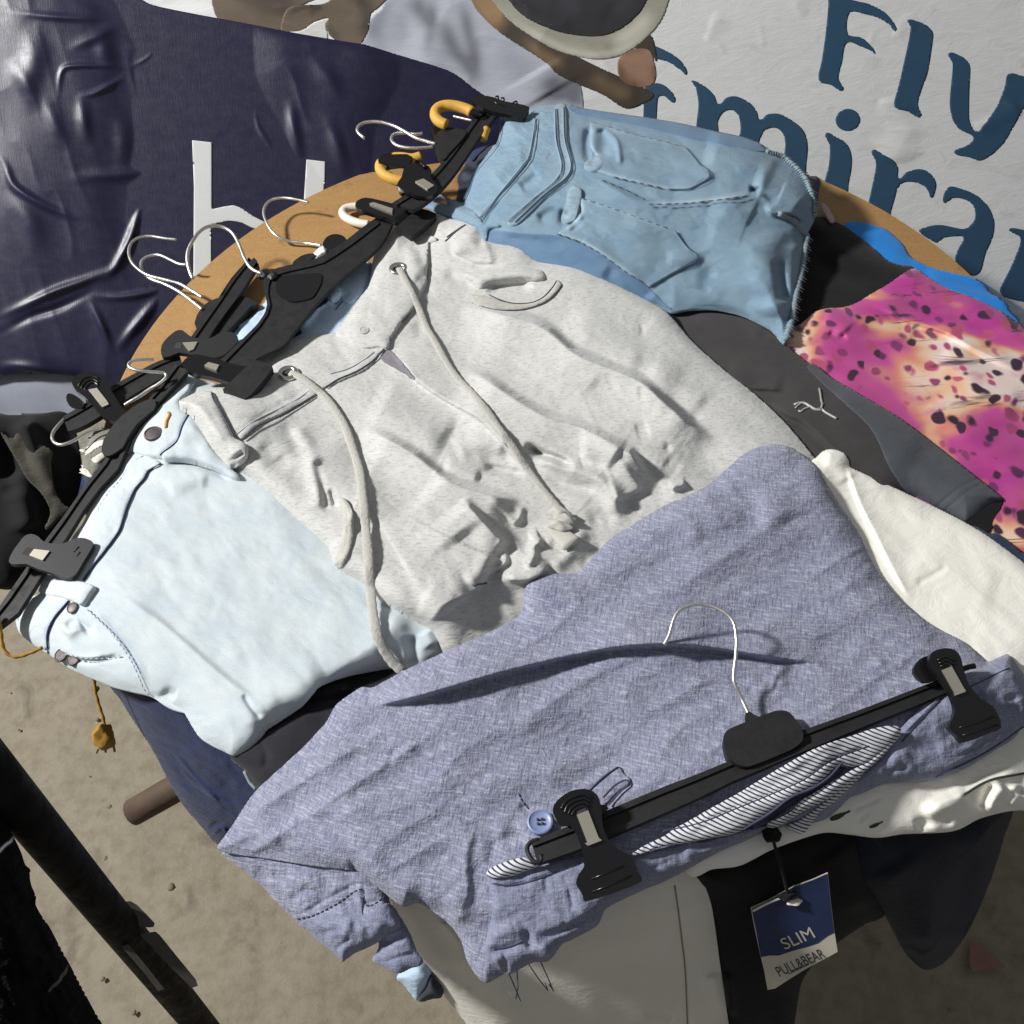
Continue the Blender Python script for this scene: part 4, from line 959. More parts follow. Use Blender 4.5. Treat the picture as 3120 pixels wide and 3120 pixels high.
# --- bleached light jeans, lower left
lj = garment('bleached_jeans', 'bleached very pale blue jeans with a round metal waist button', 'jeans', 'D 1200 900')
LJ = Sheet(overhang=(.01, .3), name='body', outline='A 1370 565 1440 610 1700 700 1900 1000 F 300 800 560 1000 850 1200 1100 1350 1130 1450 1100 1560 1010 1610 920 1652 862 1690 790 1660 700 1672 560 1700 440 1745 390 1800 340 1850 K 1440 330 1420 345 1330 448 1250 492 1190 470 1110 430 1060 390 1010 310 975 255 900 215 820 182 D 1340 1610 1230 1582 1110 1502 980 1470 830 1432 700 1380 600 1338 500 1290 400 1222 280 1142 190 1080 140 1030 116 960 118 915 160 820 220 770 300 735 A 520 1800 600 1690 660 1580 720 1480 780 1400 850 1320 900 1230 950 1165 1000 1000 1100 800 1250 700', mat=M_JEANS, parent=lj, puff=(15, 44), thick=4, lift=3, soften=.045,
      strokes=[('s', 'D 1900 1560 1780 1470 1600 1330 1400 1150 1200 980 1050 870 860 750', 3, 34, 12), ('c', 'K 1300 160 1340 230 1400 300', 3, 8), ('r', 'K 1250 330 1400 230 1560 160 1760 60', 6, 60),
               ('s', 'F 300 1880 440 1740 560 1650 760 1500 860 1340', 9, 110, 50), ('c', 'D 1200 1540 1240 1480 1300 1500', 5, 16), ('r', 'D 480 1060 540 1010 610 970', 4, 22), ('c', 'D 480 1000 560 960 690 1030', 4, 12),
               ('c', 'D 440 1180 600 1240 760 1230 900 1200', 4, 7), ('r', 'D 470 1200 620 1215 780 1205', 2, 7),
               ('r', 'D 640 860 780 960 900 1120 1010 1280 1110 1440', 1.6, 14, None, dict(fade=.25)), ('c', 'D 720 880 830 1000 920 1120 1020 1280 1120 1450', .8, 4, None, dict(fade=.5)),
               ('r', 'A 1230 1450 1300 1400 1440 1360 1540 1370', 3, 24), ('c', 'A 1200 1250 1300 1235 1420 1240 1560 1290 1700 1360', 5, 9), ('c', 'F 880 1500 900 1600 880 1680', 5, 20), ('r', 'F 960 1480 1000 1560', 4, 22)],
      noise=[(2.2, 130, 40, 1.6, 67), (.8, 40, 40, 1.6, 68), (.25, 13, 20, 1.6, 69)])
wb = Sheet('waistband', 'A 950 1168 1010 1160 1180 1230 1090 1290 1060 1345 990 1430 960 1500 930 1562 905 1640 880 1720 840 1790 730 1932 D 700 520 610 650 520 780 400 925 350 1030 352 1150 280 1142 190 1080 140 1030 116 960 118 915 160 820 220 770 300 735 A 520 1800 600 1690 660 1580 720 1480 780 1400 850 1320 900 1230', M_JEANS, lj, host=LJ, lift=1.4, puff=(1.6, 8), thick=2,
           noise=[(1.0, 30, 120, 2, 70), (.4, 12, 120, 1.5, 71)], strokes=[('c', 'D 350 1150 352 1030 402 922 520 782', .6, 5, None, dict(fade=.5, taper=.02))])
for sp_ in ('A 1186 1236 1092 1292 1062 1348 992 1432 934 1562 882 1722 832 1800 732 1932 D 700 520 612 648', 'D 505 800 402 922 350 1034 350 1148'):
    thread('seam', LJ, sp_, 1.0, M_INK, lj, lift=1.4)
for sp_ in ('A 1050 1180 960 1240 880 1360 800 1450 740 1540 700 1640 600 1750', 'D 250 775 180 830 140 900 130 980', 'D 640 860 800 1010 880 1110 960 1230 1010 1330 1060 1450 1110 1500', 'D 480 1190 620 1222 780 1222 890 1200'):
    thread('stitching', LJ, sp_, .55, M_THREADLT, lj, dash=(9, 7), lift=2.8)
fl = Sheet('waist_flap', 'A 1330 590 1400 600 1440 622 1380 700 1312 780 1330 830 1390 872 1480 960 1560 1100 1660 1230 1760 1330 1700 1330 1560 1260 1400 1212 1290 1198 1198 1200 1190 1188 1060 1168 940 1138 908 1110 960 990 1010 930 1060 888 1150 840 1260 700', M_JEANS, lj, host=LJ, lift=5, puff=(3, 12), thick=6,
           strokes=[('c', 'A 1390 872 1340 960 1300 1070 1200 1150 1180 1190', 1.4, 5, None, dict(fade=.6, taper=.02)), ('r', 'A 1060 1150 1200 1175 1300 1180', 1, 7), ('r', 'A 1300 1080 1400 1010 1450 960', 2, 20)], noise=[(1.0, 40, 60, 1.6, 72)])
thread('seam', fl, 'A 1388 874 1340 965 1300 1075 1206 1150 1178 1176', .9, M_INK, lj, lift=.4)
thread('buttonhole', fl, 'A 1240 862 1246 890 1226 920 1220 975', 1.5, M_THREADOR, lj, lift=.6)
Sheet('belt_loop', 'D 312 600 400 620 500 640 610 660 690 690 660 740 600 822 540 800 440 768 290 738 300 670', M_JEANS_EDGE, lj, host=LJ, lift=5, puff=(2, 8), thick=5, step=4,
      strokes=[('c', 'D 320 630 450 655 600 690', .7, 5), ('c', 'D 310 690 450 715 590 750', .7, 5)])
def button(name, sheet, at, r, mat, parent, lift=1.0, holes=0, dome=.25, rim=True):
    P, n_ = sheet.surf(px(at), lift); P = P[0]; n_ = n_[0]
    bm = bmesh.new(); u_ = np.cross(n_, (0, 1, 0)); u_ /= np.linalg.norm(u_); v_ = np.cross(n_, u_); k = 28
    prof = [(1.0, 0), (1.02, .16), (.97, .30), (.86, .34), (.78, .26), (.5, .24 + dome * .3), (.22, .24 + dome * .4)] if rim else [(1.0, 0), (1.0, .2), (.9, .34), (.6, .42), (.25, .46)]
    rows = [[bm.verts.new(P + (u_ * math.cos(2*math.pi*i/k) + v_ * math.sin(2*math.pi*i/k)) * r * a_ + n_ * r * h_) for i in range(k)] for a_, h_ in prof]
    for A_, B_ in zip(rows, rows[1:]):
        for i in range(k): bm.faces.new((A_[i], A_[(i+1) % k], B_[(i+1) % k], B_[i]))
    bm.faces.new(rows[-1])
    o = bevelled(name, bm, mat, parent)
    if holes:
        parts = []
        for i in range(holes):
            a_ = math.pi/4 + i * math.pi/2; c_ = P + (u_ * math.cos(a_) + v_ * math.sin(a_)) * r * .24
            parts.append(tube_mesh([c_ + n_ * r * .20, c_ + n_ * r * .385], r * .10, 8))
        V_, f_ = join_meshes(parts); h_ = new_obj('thread_hole', V_, f_, M_CHAM_DARK, o)
    return o
button('button', fl, 'A 1130 1024', .0088, M_BRASS, lj, lift=.5)
button('rivet', LJ, 'D 535 852', .0050, M_BRASS, lj, lift=1.5)
button('rivet', LJ, 'D 545 1228', .0062, M_BRASS, lj, lift=.5)
button('rivet', LJ, 'D 455 1200', .0062, M_BRASS, lj, lift=.5)

# ================================================================== grey marl sweat shorts
gs = garment('sweat_shorts', 'grey marl jersey shorts with two long drawstrings and metal eyelets', 'shorts', 'F 900 800')
GS = Sheet('body', 'A 1316 776 1500 690 1640 640 B 450 1190 650 1070 960 1010 1022 1000 1100 880 1190 750 1268 640 1290 480 1335 350 1400 235 C 470 1150 520 1120 640 1250 780 1090 880 1122 1000 1150 1092 1192 1112 1232 1152 1290 E 128 700 220 716 300 742 380 800 560 832 760 912 940 1002 1032 1062 1142 1190 1300 1332 1452 1452 1600 1592 1742 1762 1830 1885 J 700 1100 300 1300 F 1500 1500 1440 1560 1300 1640 1140 1680 1050 1590 1000 1490 940 1440 850 1392 750 1332 640 1232 520 1162 482 1062 332 922 200 802 110 732 20 672 A 1690 1240 1480 960 1360 830', M_MARL, gs,
           puff=(19, 34), thick=5, lift=3, soften=.03, grain=0, soft=(.6, 1.3, .3, 'c'),
           strokes=[
           # long folds running down the legs: a roll on the near side, its far flank falling into shade
           ('S', 'E 0 1022 200 1062 400 1122 560 1252 740 1332 880 1392 1000 1495 1130 1605 1260 1690', 26, 120, 15), ('S', 'F 1130 202 1250 252 1400 352 1560 442 1700 482 1830 542 1932 600 X 1720 340 1820 470 1940 600', 24, 100, 13),
           ('S', 'F 640 502 760 542 900 622 X 150 450 300 560 450 620 620 670 760 710 880 756', 21, 110, 14), ('S', 'X 400 690 440 740 540 850 640 960 780 1080', 14, 80, 12), ('r', 'Y 1500 520 1700 640 1932 830', 4, 50), ('c', 'Y 1600 800 1750 890 1900 980', 4, 30),
           ('c', 'Y 1090 620 1180 690 1300 640', 4, 26), ('c', 'Y 1446 660 1472 770', 4, 7), ('c', 'Y 1410 1000 1520 970', 4, 18), ('c', 'Y 1664 1080 1640 1160', 4, 8), ('c', 'Y 1620 1210 1750 1300', 4, 20), ('c', 'Y 1340 1150 1450 1270 1570 1390 1690 1480', 8, 22), ('r', 'Y 1670 1420 1720 1400 1790 1380', 8, 12),
           ('c', 'E 890 1100 900 1170', 3, 6), ('r', 'E 500 1090 700 1170 900 1290 1100 1420', 7, 70), ('r', 'F 700 330 900 440 1100 560', 7, 70), ('r', 'F 420 560 560 760 640 1000', 5, 70), ('r', 'X 100 620 260 800 420 1020', 6, 80), ('r', 'E 560 1180 700 1240 900 1300', 3, 50), ('c', 'E 860 1080 940 1120', 2, 24),
           # fly edge overlapping the left half
           ('S', 'F 1470 730 1440 680 1360 582 1290 502 1210 432 1100 372 1000 312 920 252 850 172 780 102', 9, 70, 5),
           # tumbled folds over the crotch
           ('c', 'X 890 262 1000 330 1150 380 1300 450', 14, 12, None, dict(taper=.25, keep=1)), ('c', 'X 560 440 700 466 820 490 915 512', 11, 10), ('c', 'X 540 420 640 400 840 415', 5, 22), ('c', 'X 240 350 270 240 380 170 540 180', 6, 26), ('r', 'X 340 330 480 270 640 250 780 300', 5, 30), ('r', 'X 260 420 400 470 560 520', 4, 24),
           ('r', 'X 960 400 1100 396 1300 466 1480 540 1570 630 1620 780 1640 880', 10, 26), ('c', 'X 1050 520 1180 580 1340 610 1490 650', 6, 12), ('c', 'X 1390 890 1520 830 1625 885', 6, 20), ('S', 'X 1830 580 1740 640 1590 694', 6, 90, 8), ('r', 'X 1330 300 1500 300 1640 380', 6, 50), ('c', 'X 1330 440 1420 400', 3, 14), ('c', 'X 1640 710 1740 760 1820 830', 2, 5),
           ('S', 'X 880 740 850 840 790 900', 5, 70, 12), ('c', 'X 900 830 940 1000 900 1120', 5, 36), ('r', 'X 940 1000 1010 970', 5, 16), ('r', 'X 880 1190 930 1196 966 1130 966 1080 1000 1040 1060 1030', 10, 13), ('r', 'X 660 1270 800 1310 940 1270 1030 1160 1060 1090', 9, 34), ('S', 'X 1090 1200 1030 1280 900 1334 740 1316', 9, 60, 6), ('c', 'X 1080 1030 1180 1090 1300 1000', 6, 12),
           ('r', 'X 1380 900 1320 1000 1240 1120 1100 1260', 6, 26), ('c', 'X 1320 1230 1420 1160 1540 1060', 5, 14),
           # upper leg over the lower one
           ('S', 'X 720 1050 752 1180 690 1230 600 1290 540 1380 440 1460 340 1530 200 1620 110 1668', 9, 130, 7), ('c', 'X 600 1270 680 1200 720 1130', 5, 12), ('r', 'X 460 1380 560 1280 660 1130', 4, 30), ('r', 'F 940 1300 1060 1340 1180 1290', 3, 70),
           # pocket side, left leg
           ('c', 'F 410 640 440 720 468 820 480 920', 5, 10), ('r', 'F 380 600 420 720 440 900', 4, 26), ('c', 'F 488 780 506 830 520 890', 7, 6), ('c', 'F 250 460 310 540 350 620', 4, 16), ('r', 'F 320 480 390 580 420 680', 4, 22), ('c', 'F 140 560 200 620 240 720', 4, 22), ('c', 'F 240 620 290 700', 3, 18),
           # right pocket, seen open
           ('c', 'C 1150 1650 1260 1630 1400 1620 1520 1610', 9, 16, None, dict(taper=.25, keep=1)), ('c', 'C 850 1500 930 1560 1000 1592 1100 1640', 6, 14), ('c', 'C 850 1300 930 1380 1020 1410 1130 1450 1270 1440', 7, 12), ('r', 'C 900 1330 1100 1330 1200 1300', 5, 26), ('c', 'C 1090 1330 1110 1300 1150 1290', 5, 10), ('S', 'C 1250 1440 1100 1440 1000 1400 900 1340', 6, 40, 8),
           ('c', 'C 1020 1800 1300 1870 1600 1920 1900 2000', 3, 22),
           ('c', 'B 1630 900 1640 1000 1650 1060', 4, 12), ('c', 'B 1700 480 1715 600', 3, 9), ('r', 'B 1560 330 1600 500 1600 640', 3, 22), ('c', 'B 1600 560 1680 640 1700 760', 3, 16)],
           noise=[(4.2, 110, 34, 3.0, 81), (.6, 46, 38, 2.2, 82), (.18, 16, 40, 1.8, 83)])
wl = Sheet('waistband', 'B 440 1196 560 1130 650 1072 800 1040 960 1012 1022 1002 1180 1080 1400 1108 1340 1150 1250 1260 1080 1340 940 1402 850 1470 640 1590 480 1660 330 1780 268 1760 190 1620 110 1450 180 1400 360 1480 480 1340 555 1240', M_MARL, gs, host=GS, lift=1.6, puff=(1.4, 8), thick=2.5, noise=[(1, 34, 40, 2, 84)],
           strokes=[('c', 'B 270 1762 380 1670 500 1590 680 1490 880 1370', .7, 4, None, dict(taper=.03)), ('c', 'B 980 1300 1100 1260 1200 1210 1310 1130', .7, 4, None, dict(taper=.03))])
wr = Sheet('waistband', 'B 1400 235 1340 340 1296 480 1270 640 1192 752 1102 882 1022 1002 1100 1062 1220 1110 1320 1100 1402 1106 1420 1040 1500 920 1584 822 1630 742 1690 600 1700 340 1760 300 1640 270 1590 280 1470 230', M_MARL, gs, host=GS, lift=4.5, puff=(2.2, 9), thick=5, noise=[(1.3, 34, 100, 2, 85)],
           strokes=[('c', 'B 1318 420 1296 520 1282 650 1220 750', .6, 5), ('c', 'B 1560 860 1500 950 1430 1020 1400 1080', .8, 4), ('c', 'B 1560 360 1640 420 1660 520', 1.5, 12)])
for sp_ in ('B 1700 338 1692 480 1696 580 1660 680 1632 738', 'B 1584 824 1540 890 1450 970 1430 1020 1404 1076', 'B 1380 1114 1300 1200 1180 1280 1040 1340 946 1400', 'B 860 1462 700 1560 560 1640 440 1690 336 1782', 'C 860 1292 940 1220 1010 1170', 'C 872 1262 930 1220 990 1180', 'F 1190 1262 1260 1250'):
    thread('seam', GS, sp_, .75, M_THREADDK, gs, lift=2.6 if sp_[0] == 'B' else .6)
for sp_ in ('B 284 1752 420 1650 560 1580 720 1500 860 1400', 'B 980 1300 1120 1260 1240 1190 1300 1140'):
    thread('stitching', GS, sp_, .5, M_THREADLT, gs, lift=3.0)
tb = Sheet('folded_tab', 'A 1316 776 1340 770 1440 735 1555 705 1600 790 1660 920 1722 1040 1790 1080 1828 1130 1812 1180 1760 1220 1695 1245 1640 1190 1560 1090 1480 960 1400 850 1330 815', M_MARL, gs, host=GS, lift=5, puff=(5, 10), thick=6,
           strokes=[('c', 'A 1680 1230 1740 1190 1800 1150', 4, 7), ('r', 'A 1400 800 1500 900 1640 1100', 2, 30)], noise=[(1, 30, 60, 2, 86)])
thread('seam', tb, 'A 1556 712 1566 760 1620 850 1680 960 1722 1044', .8, M_THREADDK, gs, lift=.5)
Sheet('pocket_welt', 'F 545 832 580 850 604 900 610 960 602 1040 580 1110 545 1160 512 1152 536 1080 556 1000 560 940 552 880', M_MARL_EDGE, gs, host=GS, lift=2.2, puff=(2, 8), thick=3, step=4, strokes=[('c', 'F 562 862 580 940 572 1050 540 1140', .8, 4)])
Sheet('fly_facing', 'F 738 146 776 106 800 116 850 172 908 244 884 246 870 230 800 190', M_MARL_IN, gs, host=GS, lift=.6, puff=(.3, 5), thick=1, step=4)
Sheet('pocket_lip', 'C 1118 1640 1180 1612 1300 1596 1420 1586 1556 1582 1600 1560 1560 1500 1440 1480 1300 1490 1180 1500 1060 1520 1000 1540 1060 1600', M_MARL, gs, host=GS, lift=1.5, puff=(7, 12), thick=4, step=4, strokes=[('c', 'C 1130 1622 1200 1598 1300 1580 1420 1570 1540 1564', .8, 4)], noise=[(1.2, 40, 20, 2, 87)])
Sheet('pocket_band', 'C 1060 1738 1150 1772 1250 1792 1400 1794 1540 1760 1640 1706 1716 1618 1700 1582 1676 1580 1640 1648 1580 1704 1490 1742 1360 1750 1260 1728 1180 1700 1100 1690', M_MARL_EDGE, gs, host=GS, lift=1.6, puff=(1.6, 7), thick=3, step=4)
thread('pocket_edge', GS, 'C 1184 1686 1260 1720 1360 1748 1490 1744 1580 1704 1650 1630 1680 1582', .6, M_THREADDK, gs, lift=2.2)
thread('seam', GS, 'C 1060 1744 1160 1780 1260 1800 1400 1802 1546 1768 1650 1710 1720 1622', .7, M_THREADDK, gs, lift=.4)
def eyelet(at, r, tilt=1):
    P, n_ = GS.surf(px(at), 5.6 * tilt); P = P[0]; n_ = n_[0]; u_ = np.cross(n_, (0, 1, 0)); u_ /= np.linalg.norm(u_); v_ = np.cross(n_, u_)
    a_ = np.linspace(0, 2*np.pi, 33)[:-1]
    V, f_ = tube_mesh([P + (u_ * math.cos(t_) + v_ * math.sin(t_)) * r for t_ in a_], r * .34, 8, closed=True)
    o = adopt(new_obj('eyelet', V, f_, M_EYELET), gs)
    V, f_ = tube_mesh([P - n_ * .001, P + n_ * .0002], r * .8, 16); h_ = new_obj('eyelet_hole', V, f_, M_CHAR, o); h_.parent = o
eyelet('B 1484 532', .0082); eyelet('B 672 1298', .0080)
def cord(spec, lifts, rw, name='drawstring'):
    pl_ = spline(px(spec), 8); pl_ = resample(pl_, 7)
    n_ = len(pl_); lf = np.interp(np.linspace(0, 1, n_), np.linspace(0, 1, len(lifts)), lifts)
    P = np.array([GS.surf(p_[None], 0)[0][0] for p_ in pl_]) if False else GS.surf(pl_, 0)[0]
    Q = pile_at(pl_); P = np.where((Q[:, 2:3] > P[:, 2:3]), Q, P)
    for _ in range(3): P[1:-1] = (P[:-2] + 2 * P[1:-1] + P[2:]) / 4
    P = P + np.array([0, 0, 1.0]) * lf[:, None] * 1e-3
    r_ = rw * 1e-3 * (1 + .09 * np.sin(np.arange(n_) * 1.9) * np.linspace(.4, 1, n_) + .06 * np.sin(np.arange(n_) * .37))
    return tube(name, P, r_, M_BRAID, gs, sides=12, flat=.34, up=(0, 0, 1)), P
_, dsl = cord('B 690 1310 F 330 240 400 288 480 362 555 468 598 580 640 720 660 880 676 1050 690 1200 700 1350 718 1480 752 1580 808 1656 850 1692', (3, 4, 4, 4, 4, 5, 6, 6, 4, 3), 4.1)
_, dsr = cord('B 1490 545 C 560 1580 620 1690 680 1830 720 1930 F 1000 62 1060 170 1120 258 1190 328 1270 430 1335 530 1400 616 1470 724 1540 814 1600 884 1636 925', (4, 4, 3, 3, 3, 4, 6, 6, 5, 4), 3.6)
# knot and flattened end of the right string, frayed knot of the left one
def blob(name, c, r, mat, parent, sc=(1, 1, .7), seed=1, ax=None):
    bm = bmesh.new(); bmesh.ops.create_icosphere(bm, subdivisions=3, radius=1)
    R_ = Matrix.Rotation(ax, 3, 'Z') if ax else Matrix.Identity(3)
    for v in bm.verts:
        k = 1 + .18 * math.sin(v.co.x * 5 + seed) * math.cos(v.co.y * 4 + seed * 2) + .1 * math.sin(v.co.z * 7)
        v.co = R_ @ Vector((v.co.x * sc[0] * r * k, v.co.y * sc[1] * r * k, v.co.z * sc[2] * r * k)) + Vector(c)
    return bevelled(name, bm, mat, parent)
kc = GS.surf(px('F 1618 912'), 8)[0][0]
for k, (dx, dy) in enumerate(((0, 0), (.004, -.008), (-.001, -.014))): blob('drawstring_knot', kc + np.array([dx, dy, 0.001 * (k == 1)]), .0085, M_MARL_EDGE, gs, (1.15, .62, .75), 1 + k, -.35)
pe = px('F 1560 960 1620 1010 1680 1060'); P = GS.surf(pe, 5)[0]; P = resample(P, .004)
tube('drawstring_end', P, np.linspace(.006, .010, len(P)), M_MARL_EDGE, gs, sides=12, flat=.3, up=(0, 0, 1))
parts = []
for k in range(7):
    a0 = dsl[-1]; d_ = np.array([.004 * math.cos(k * 1.9), -.006 - .004 * math.sin(k * 2.3) ** 2, .003 * math.sin(k * 1.3)])
    parts.append(tube_mesh([a0 + d_ * .1, a0 + d_ * 1.2, a0 + d_ * 2.0 + np.array([.002 * math.sin(k), 0, -.003])], [.0016, .0013, .0008], 5))
V_, f_ = join_meshes(parts); adopt(new_obj('frayed_end', V_, f_, M_MARL_EDGE), gs)['kind'] = 'stuff'
ub = on_z(px('B 1230 985')[:1], ZT)[0]
button('snap_button', wr, 'B 1232 986', .0050, M_MARL_EDGE, gs, lift=.2)

# ================================================================== white trousers
bl = garment('black_trousers', 'black trousers hanging over the front rim with a blue and white price tag', 'trousers', 'L 500 1300')
BLK = Sheet('body', 'L 120 1100 270 1070 420 1040 600 960 860 880 1020 900 1100 1000 1130 1150 1192 1340 1080 1400 930 1502 820 1600 740 1720 700 1960 660 2040 360 2040 350 1932 330 1760 300 1600 280 1400 240 1260', M_BLACK, bl, puff=(10, 40), thick=5,
            strokes=[('r', 'L 330 1650 360 1760 370 1900', 5, 14), ('r', 'L 560 1100 640 1400 640 1800', 4, 60), ('r', 'L 900 980 1000 1150 1080 1340', 5, 60)], noise=[(3, 90, 80, 2, 91)])
ds = garment('midnight_trousers', 'midnight blue trousers leg dangling in a pointed fold below the white waistband', 'trousers', 'L 1400 1200')
DS = Sheet('body', 'L 1060 880 1180 900 1560 870 1700 800 1860 770 1830 920 1780 1090 1720 1250 1650 1410 1580 1520 1520 1592 1460 1632 1400 1642 1340 1600 1290 1530 1240 1430 1192 1340 1130 1240 1080 1160 1060 1000', M_MIDNIGHT, ds, puff=(18, 60), thick=5, lift=2,
           strokes=[('r', 'L 1240 1040 1380 1300 1420 1560', 8, 70), ('c', 'L 1640 950 1600 1250 1540 1480', 6, 50), ('r', 'L 1290 1500 1370 1560 1440 1540 1500 1480', 3, 12)], noise=[(3, 90, 70, 2, 92)])
ct = garment('cream_trousers', 'cream trousers leg hanging down in shade over the front rim of the table', 'trousers', 'N 1400 1700')
CTR = Sheet(name='body', outline='N 320 1225 345 1290 385 1370 430 1450 500 1602 560 1690 622 1782 700 1880 760 1960 820 2060 2160 2060 L 372 2040 352 1932 330 1780 306 1620 284 1450 256 1290 200 1130 100 900 N 1400 900 800 900 500 1060', mat=M_CREAM, parent=ct, puff=(14, 50), thick=5, lift=2,
            strokes=[('r', 'N 350 1260 450 1400 580 1580 680 1640', 4, 30), ('r', 'N 600 1380 660 1440 700 1520', 4, 20), ('s', 'N 580 1360 660 1450 710 1550 720 1640', 4, 30, 10), ('c', 'N 620 1640 720 1680 760 1760', 4, 20), ('c', 'N 1690 1890 1760 1880 1850 1910', 3, 12), ('r', 'L 250 1650 300 1800 340 1900', 6, 26), ('r', 'N 700 1560 900 1750 1040 1960', 4, 50),
                     ('c', 'L 62 1190 90 1400 120 1640 134 1960', 1.6, 5, None, dict(taper=.02))], noise=[(2.6, 130, 60, 2, 93)])
thread('crease_seam', CTR, 'L 62 1190 84 1340 100 1480 118 1640 132 1960', .7, cloth('tan_thread', rgb('9A907C'), rgb('8C8270'), 100), ct, lift=.1)
wt = garment('white_trousers', 'white cotton trousers lying under the chambray shorts at the right edge', 'trousers', 'J 1500 1200')
WT = Sheet(overhang=(.006, .3), name='body', outline='J 790 716 820 690 858 656 910 648 968 668 992 704 1006 746 1330 896 1480 968 1612 1036 1740 1112 1904 1232 2020 1320 2140 1410 L 2140 760 1932 782 1850 792 1700 832 1560 898 1300 912 1160 932 1020 916 860 906 600 992 420 1082 270 1102 150 1140 100 1000 300 600 600 300 J 1200 1900 900 1500 760 1100 760 800', mat=M_WHITE, parent=wt, puff=(7, 18), thick=5, lift=3, grain=0,
           strokes=[('s', 'J 985 700 1010 800 1060 940 1150 1120 1240 1300 1330 1450', 4, 40, 8), ('r', 'J 860 680 940 720 1000 820', 3, 30), ('r', 'J 1300 1250 1500 1330 1800 1440', 2, 60), ('c', 'J 1350 1370 1430 1330 1530 1270', 1.2, 10),
                    ('s', 'L 1932 592 1850 600 1740 640 1640 690 1500 740 1380 780', 6, 40, 14), ('r', 'L 1840 660 1780 720 1740 800', 8, 24), ('c', 'L 1760 640 1730 700 1700 790', 6, 16), ('r', 'L 1640 700 1500 780 1400 850', 6, 30), ('c', 'L 1560 830 1450 840 1340 880', 5, 20), ('r', 'L 1880 640 1890 720 1850 770', 5, 16), ('c', 'L 1860 700 1932 690', 4, 8),
                    ('c', 'L 1010 790 1080 760 1170 720', 2, 6), ('c', 'L 1040 850 1100 800', 2, 6)], noise=[(2, 120, 40, 2, 94), (.7, 36, 40, 2, 95)])
thread('waist_seam', WT, 'L 1610 706 1700 650 1780 618 1932 590', .9, M_BELTGREY, wt, lift=.4)
for a_, b_ in (((893, 838), (1005, 790)), ((1105, 880), (1180, 848))):
    c0 = px(f'L {a_[0]} {a_[1]} {b_[0]} {b_[1]}'); m_ = (c0[0] + c0[1]) / 2; d_ = (c0[1] - c0[0]) / 2; n2 = np.array([-d_[1], d_[0]]); n2 *= .24
    Sheet('buttonhole', np.array([c0[0], m_ - d_ * .3 + n2 * 1.2, m_ + d_ * .5 + n2 * .5, c0[1], m_ + d_ * .5 - n2 * .3, m_ - d_ * .3 - n2 * .8]), M_BELTGREY, wt, host=WT, lift=.5, puff=(.2, 4), thick=.8, step=3, n=4)
bh = pile_at(px('L 585 915'))[0]

# ================================================================== blue chambray shorts, front
cs = garment('chambray_shorts', 'blue grey chambray shorts with striped lining clipped to the front hanger', 'shorts', 'N 1000 500')
PC = garment('pale_denim_cuff', 'small corner of pale denim cuff under the lower chambray hem', 'clothing', 'N 480 1700')
Sheet('cuff', 'N 365 1682 420 1652 482 1624 512 1640 542 1682 520 1740 478 1806 440 1770 400 1720', M_JEANS2, PC, puff=(6, 14), thick=4, lift=2, z_add=.006)
Sheet('cuff_lining', 'N 478 1806 520 1740 542 1684 580 1720 612 1782 560 1798', M_DARKDENIM, PC, puff=(4, 14), thick=3, lift=1, z_add=.004)
h2 = Sheet(overhang=(.006, .3), name='inner_leg', outline='N 200 1400 330 1320 420 1420 470 1540 505 1606 440 1634 372 1662 300 1630 236 1592 262 1540 268 1490', mat=M_CHAM_EDGE, parent=cs, puff=(6, 18), thick=3, lift=2, strokes=[('c', 'N 300 1600 420 1560 480 1560', 1.5, 5), ('c', 'N 280 1520 350 1480 420 1450', 3, 12), ('r', 'N 300 1460 400 1420', 3, 16)], noise=[(1.4, 30, 60, 1.6, 96)])
h1 = Sheet(overhang=(.006, .3), name='lower_leg', outline='K 1190 1010 1250 1070 1310 1112 1350 1150 1410 1205 1480 1282 1560 1362 1630 1420 1700 1482 1770 1540 1830 1592 N 72 1602 130 1556 190 1530 262 1492 320 1450 388 1412 360 1330 318 1240 400 1100 100 900 K 1500 900', mat=M_CHAM, parent=cs, puff=(11, 22), thick=4, lift=2,
           strokes=[('c', 'K 1330 1130 1480 1150 1560 1200 1620 1280', 3, 26), ('r', 'K 1500 1200 1640 1180 1740 1240 1760 1330', 3, 30), ('c', 'K 1600 1210 1700 1230 1740 1300', 2, 14), ('c', 'K 1560 1362 1640 1330 1760 1260 1932 1180 N 200 1280 320 1250', 1.5, 6), ('r', 'K 1680 1380 1800 1440 1900 1400', 3, 20), ('c', 'K 1720 1440 1850 1430', 2, 9), ('c', 'K 1790 1540 1880 1470', 2, 7)], noise=[(1.8, 40, 50, 1.8, 97), (.6, 14, 40, 1.6, 98)])
thread('hem_stitching', h1, 'K 1590 1370 1680 1350 1800 1290 1932 1210 N 210 1300 320 1240', .6, M_CHAM_DARK, cs, lift=.3, dash=(9, 6))
h1b = Sheet('hem_band', 'K 1700 1484 1640 1428 1600 1392 1700 1352 1830 1310 1932 1250 N 190 1350 330 1285 388 1410 320 1452 262 1494 190 1532 130 1558 70 1604 K 1830 1592 1770 1542', M_CHAM_EDGE, cs, host=h1, lift=1.2, puff=(1, 7), thick=2, noise=[(.9, 22, 120, 1.5, 99)])
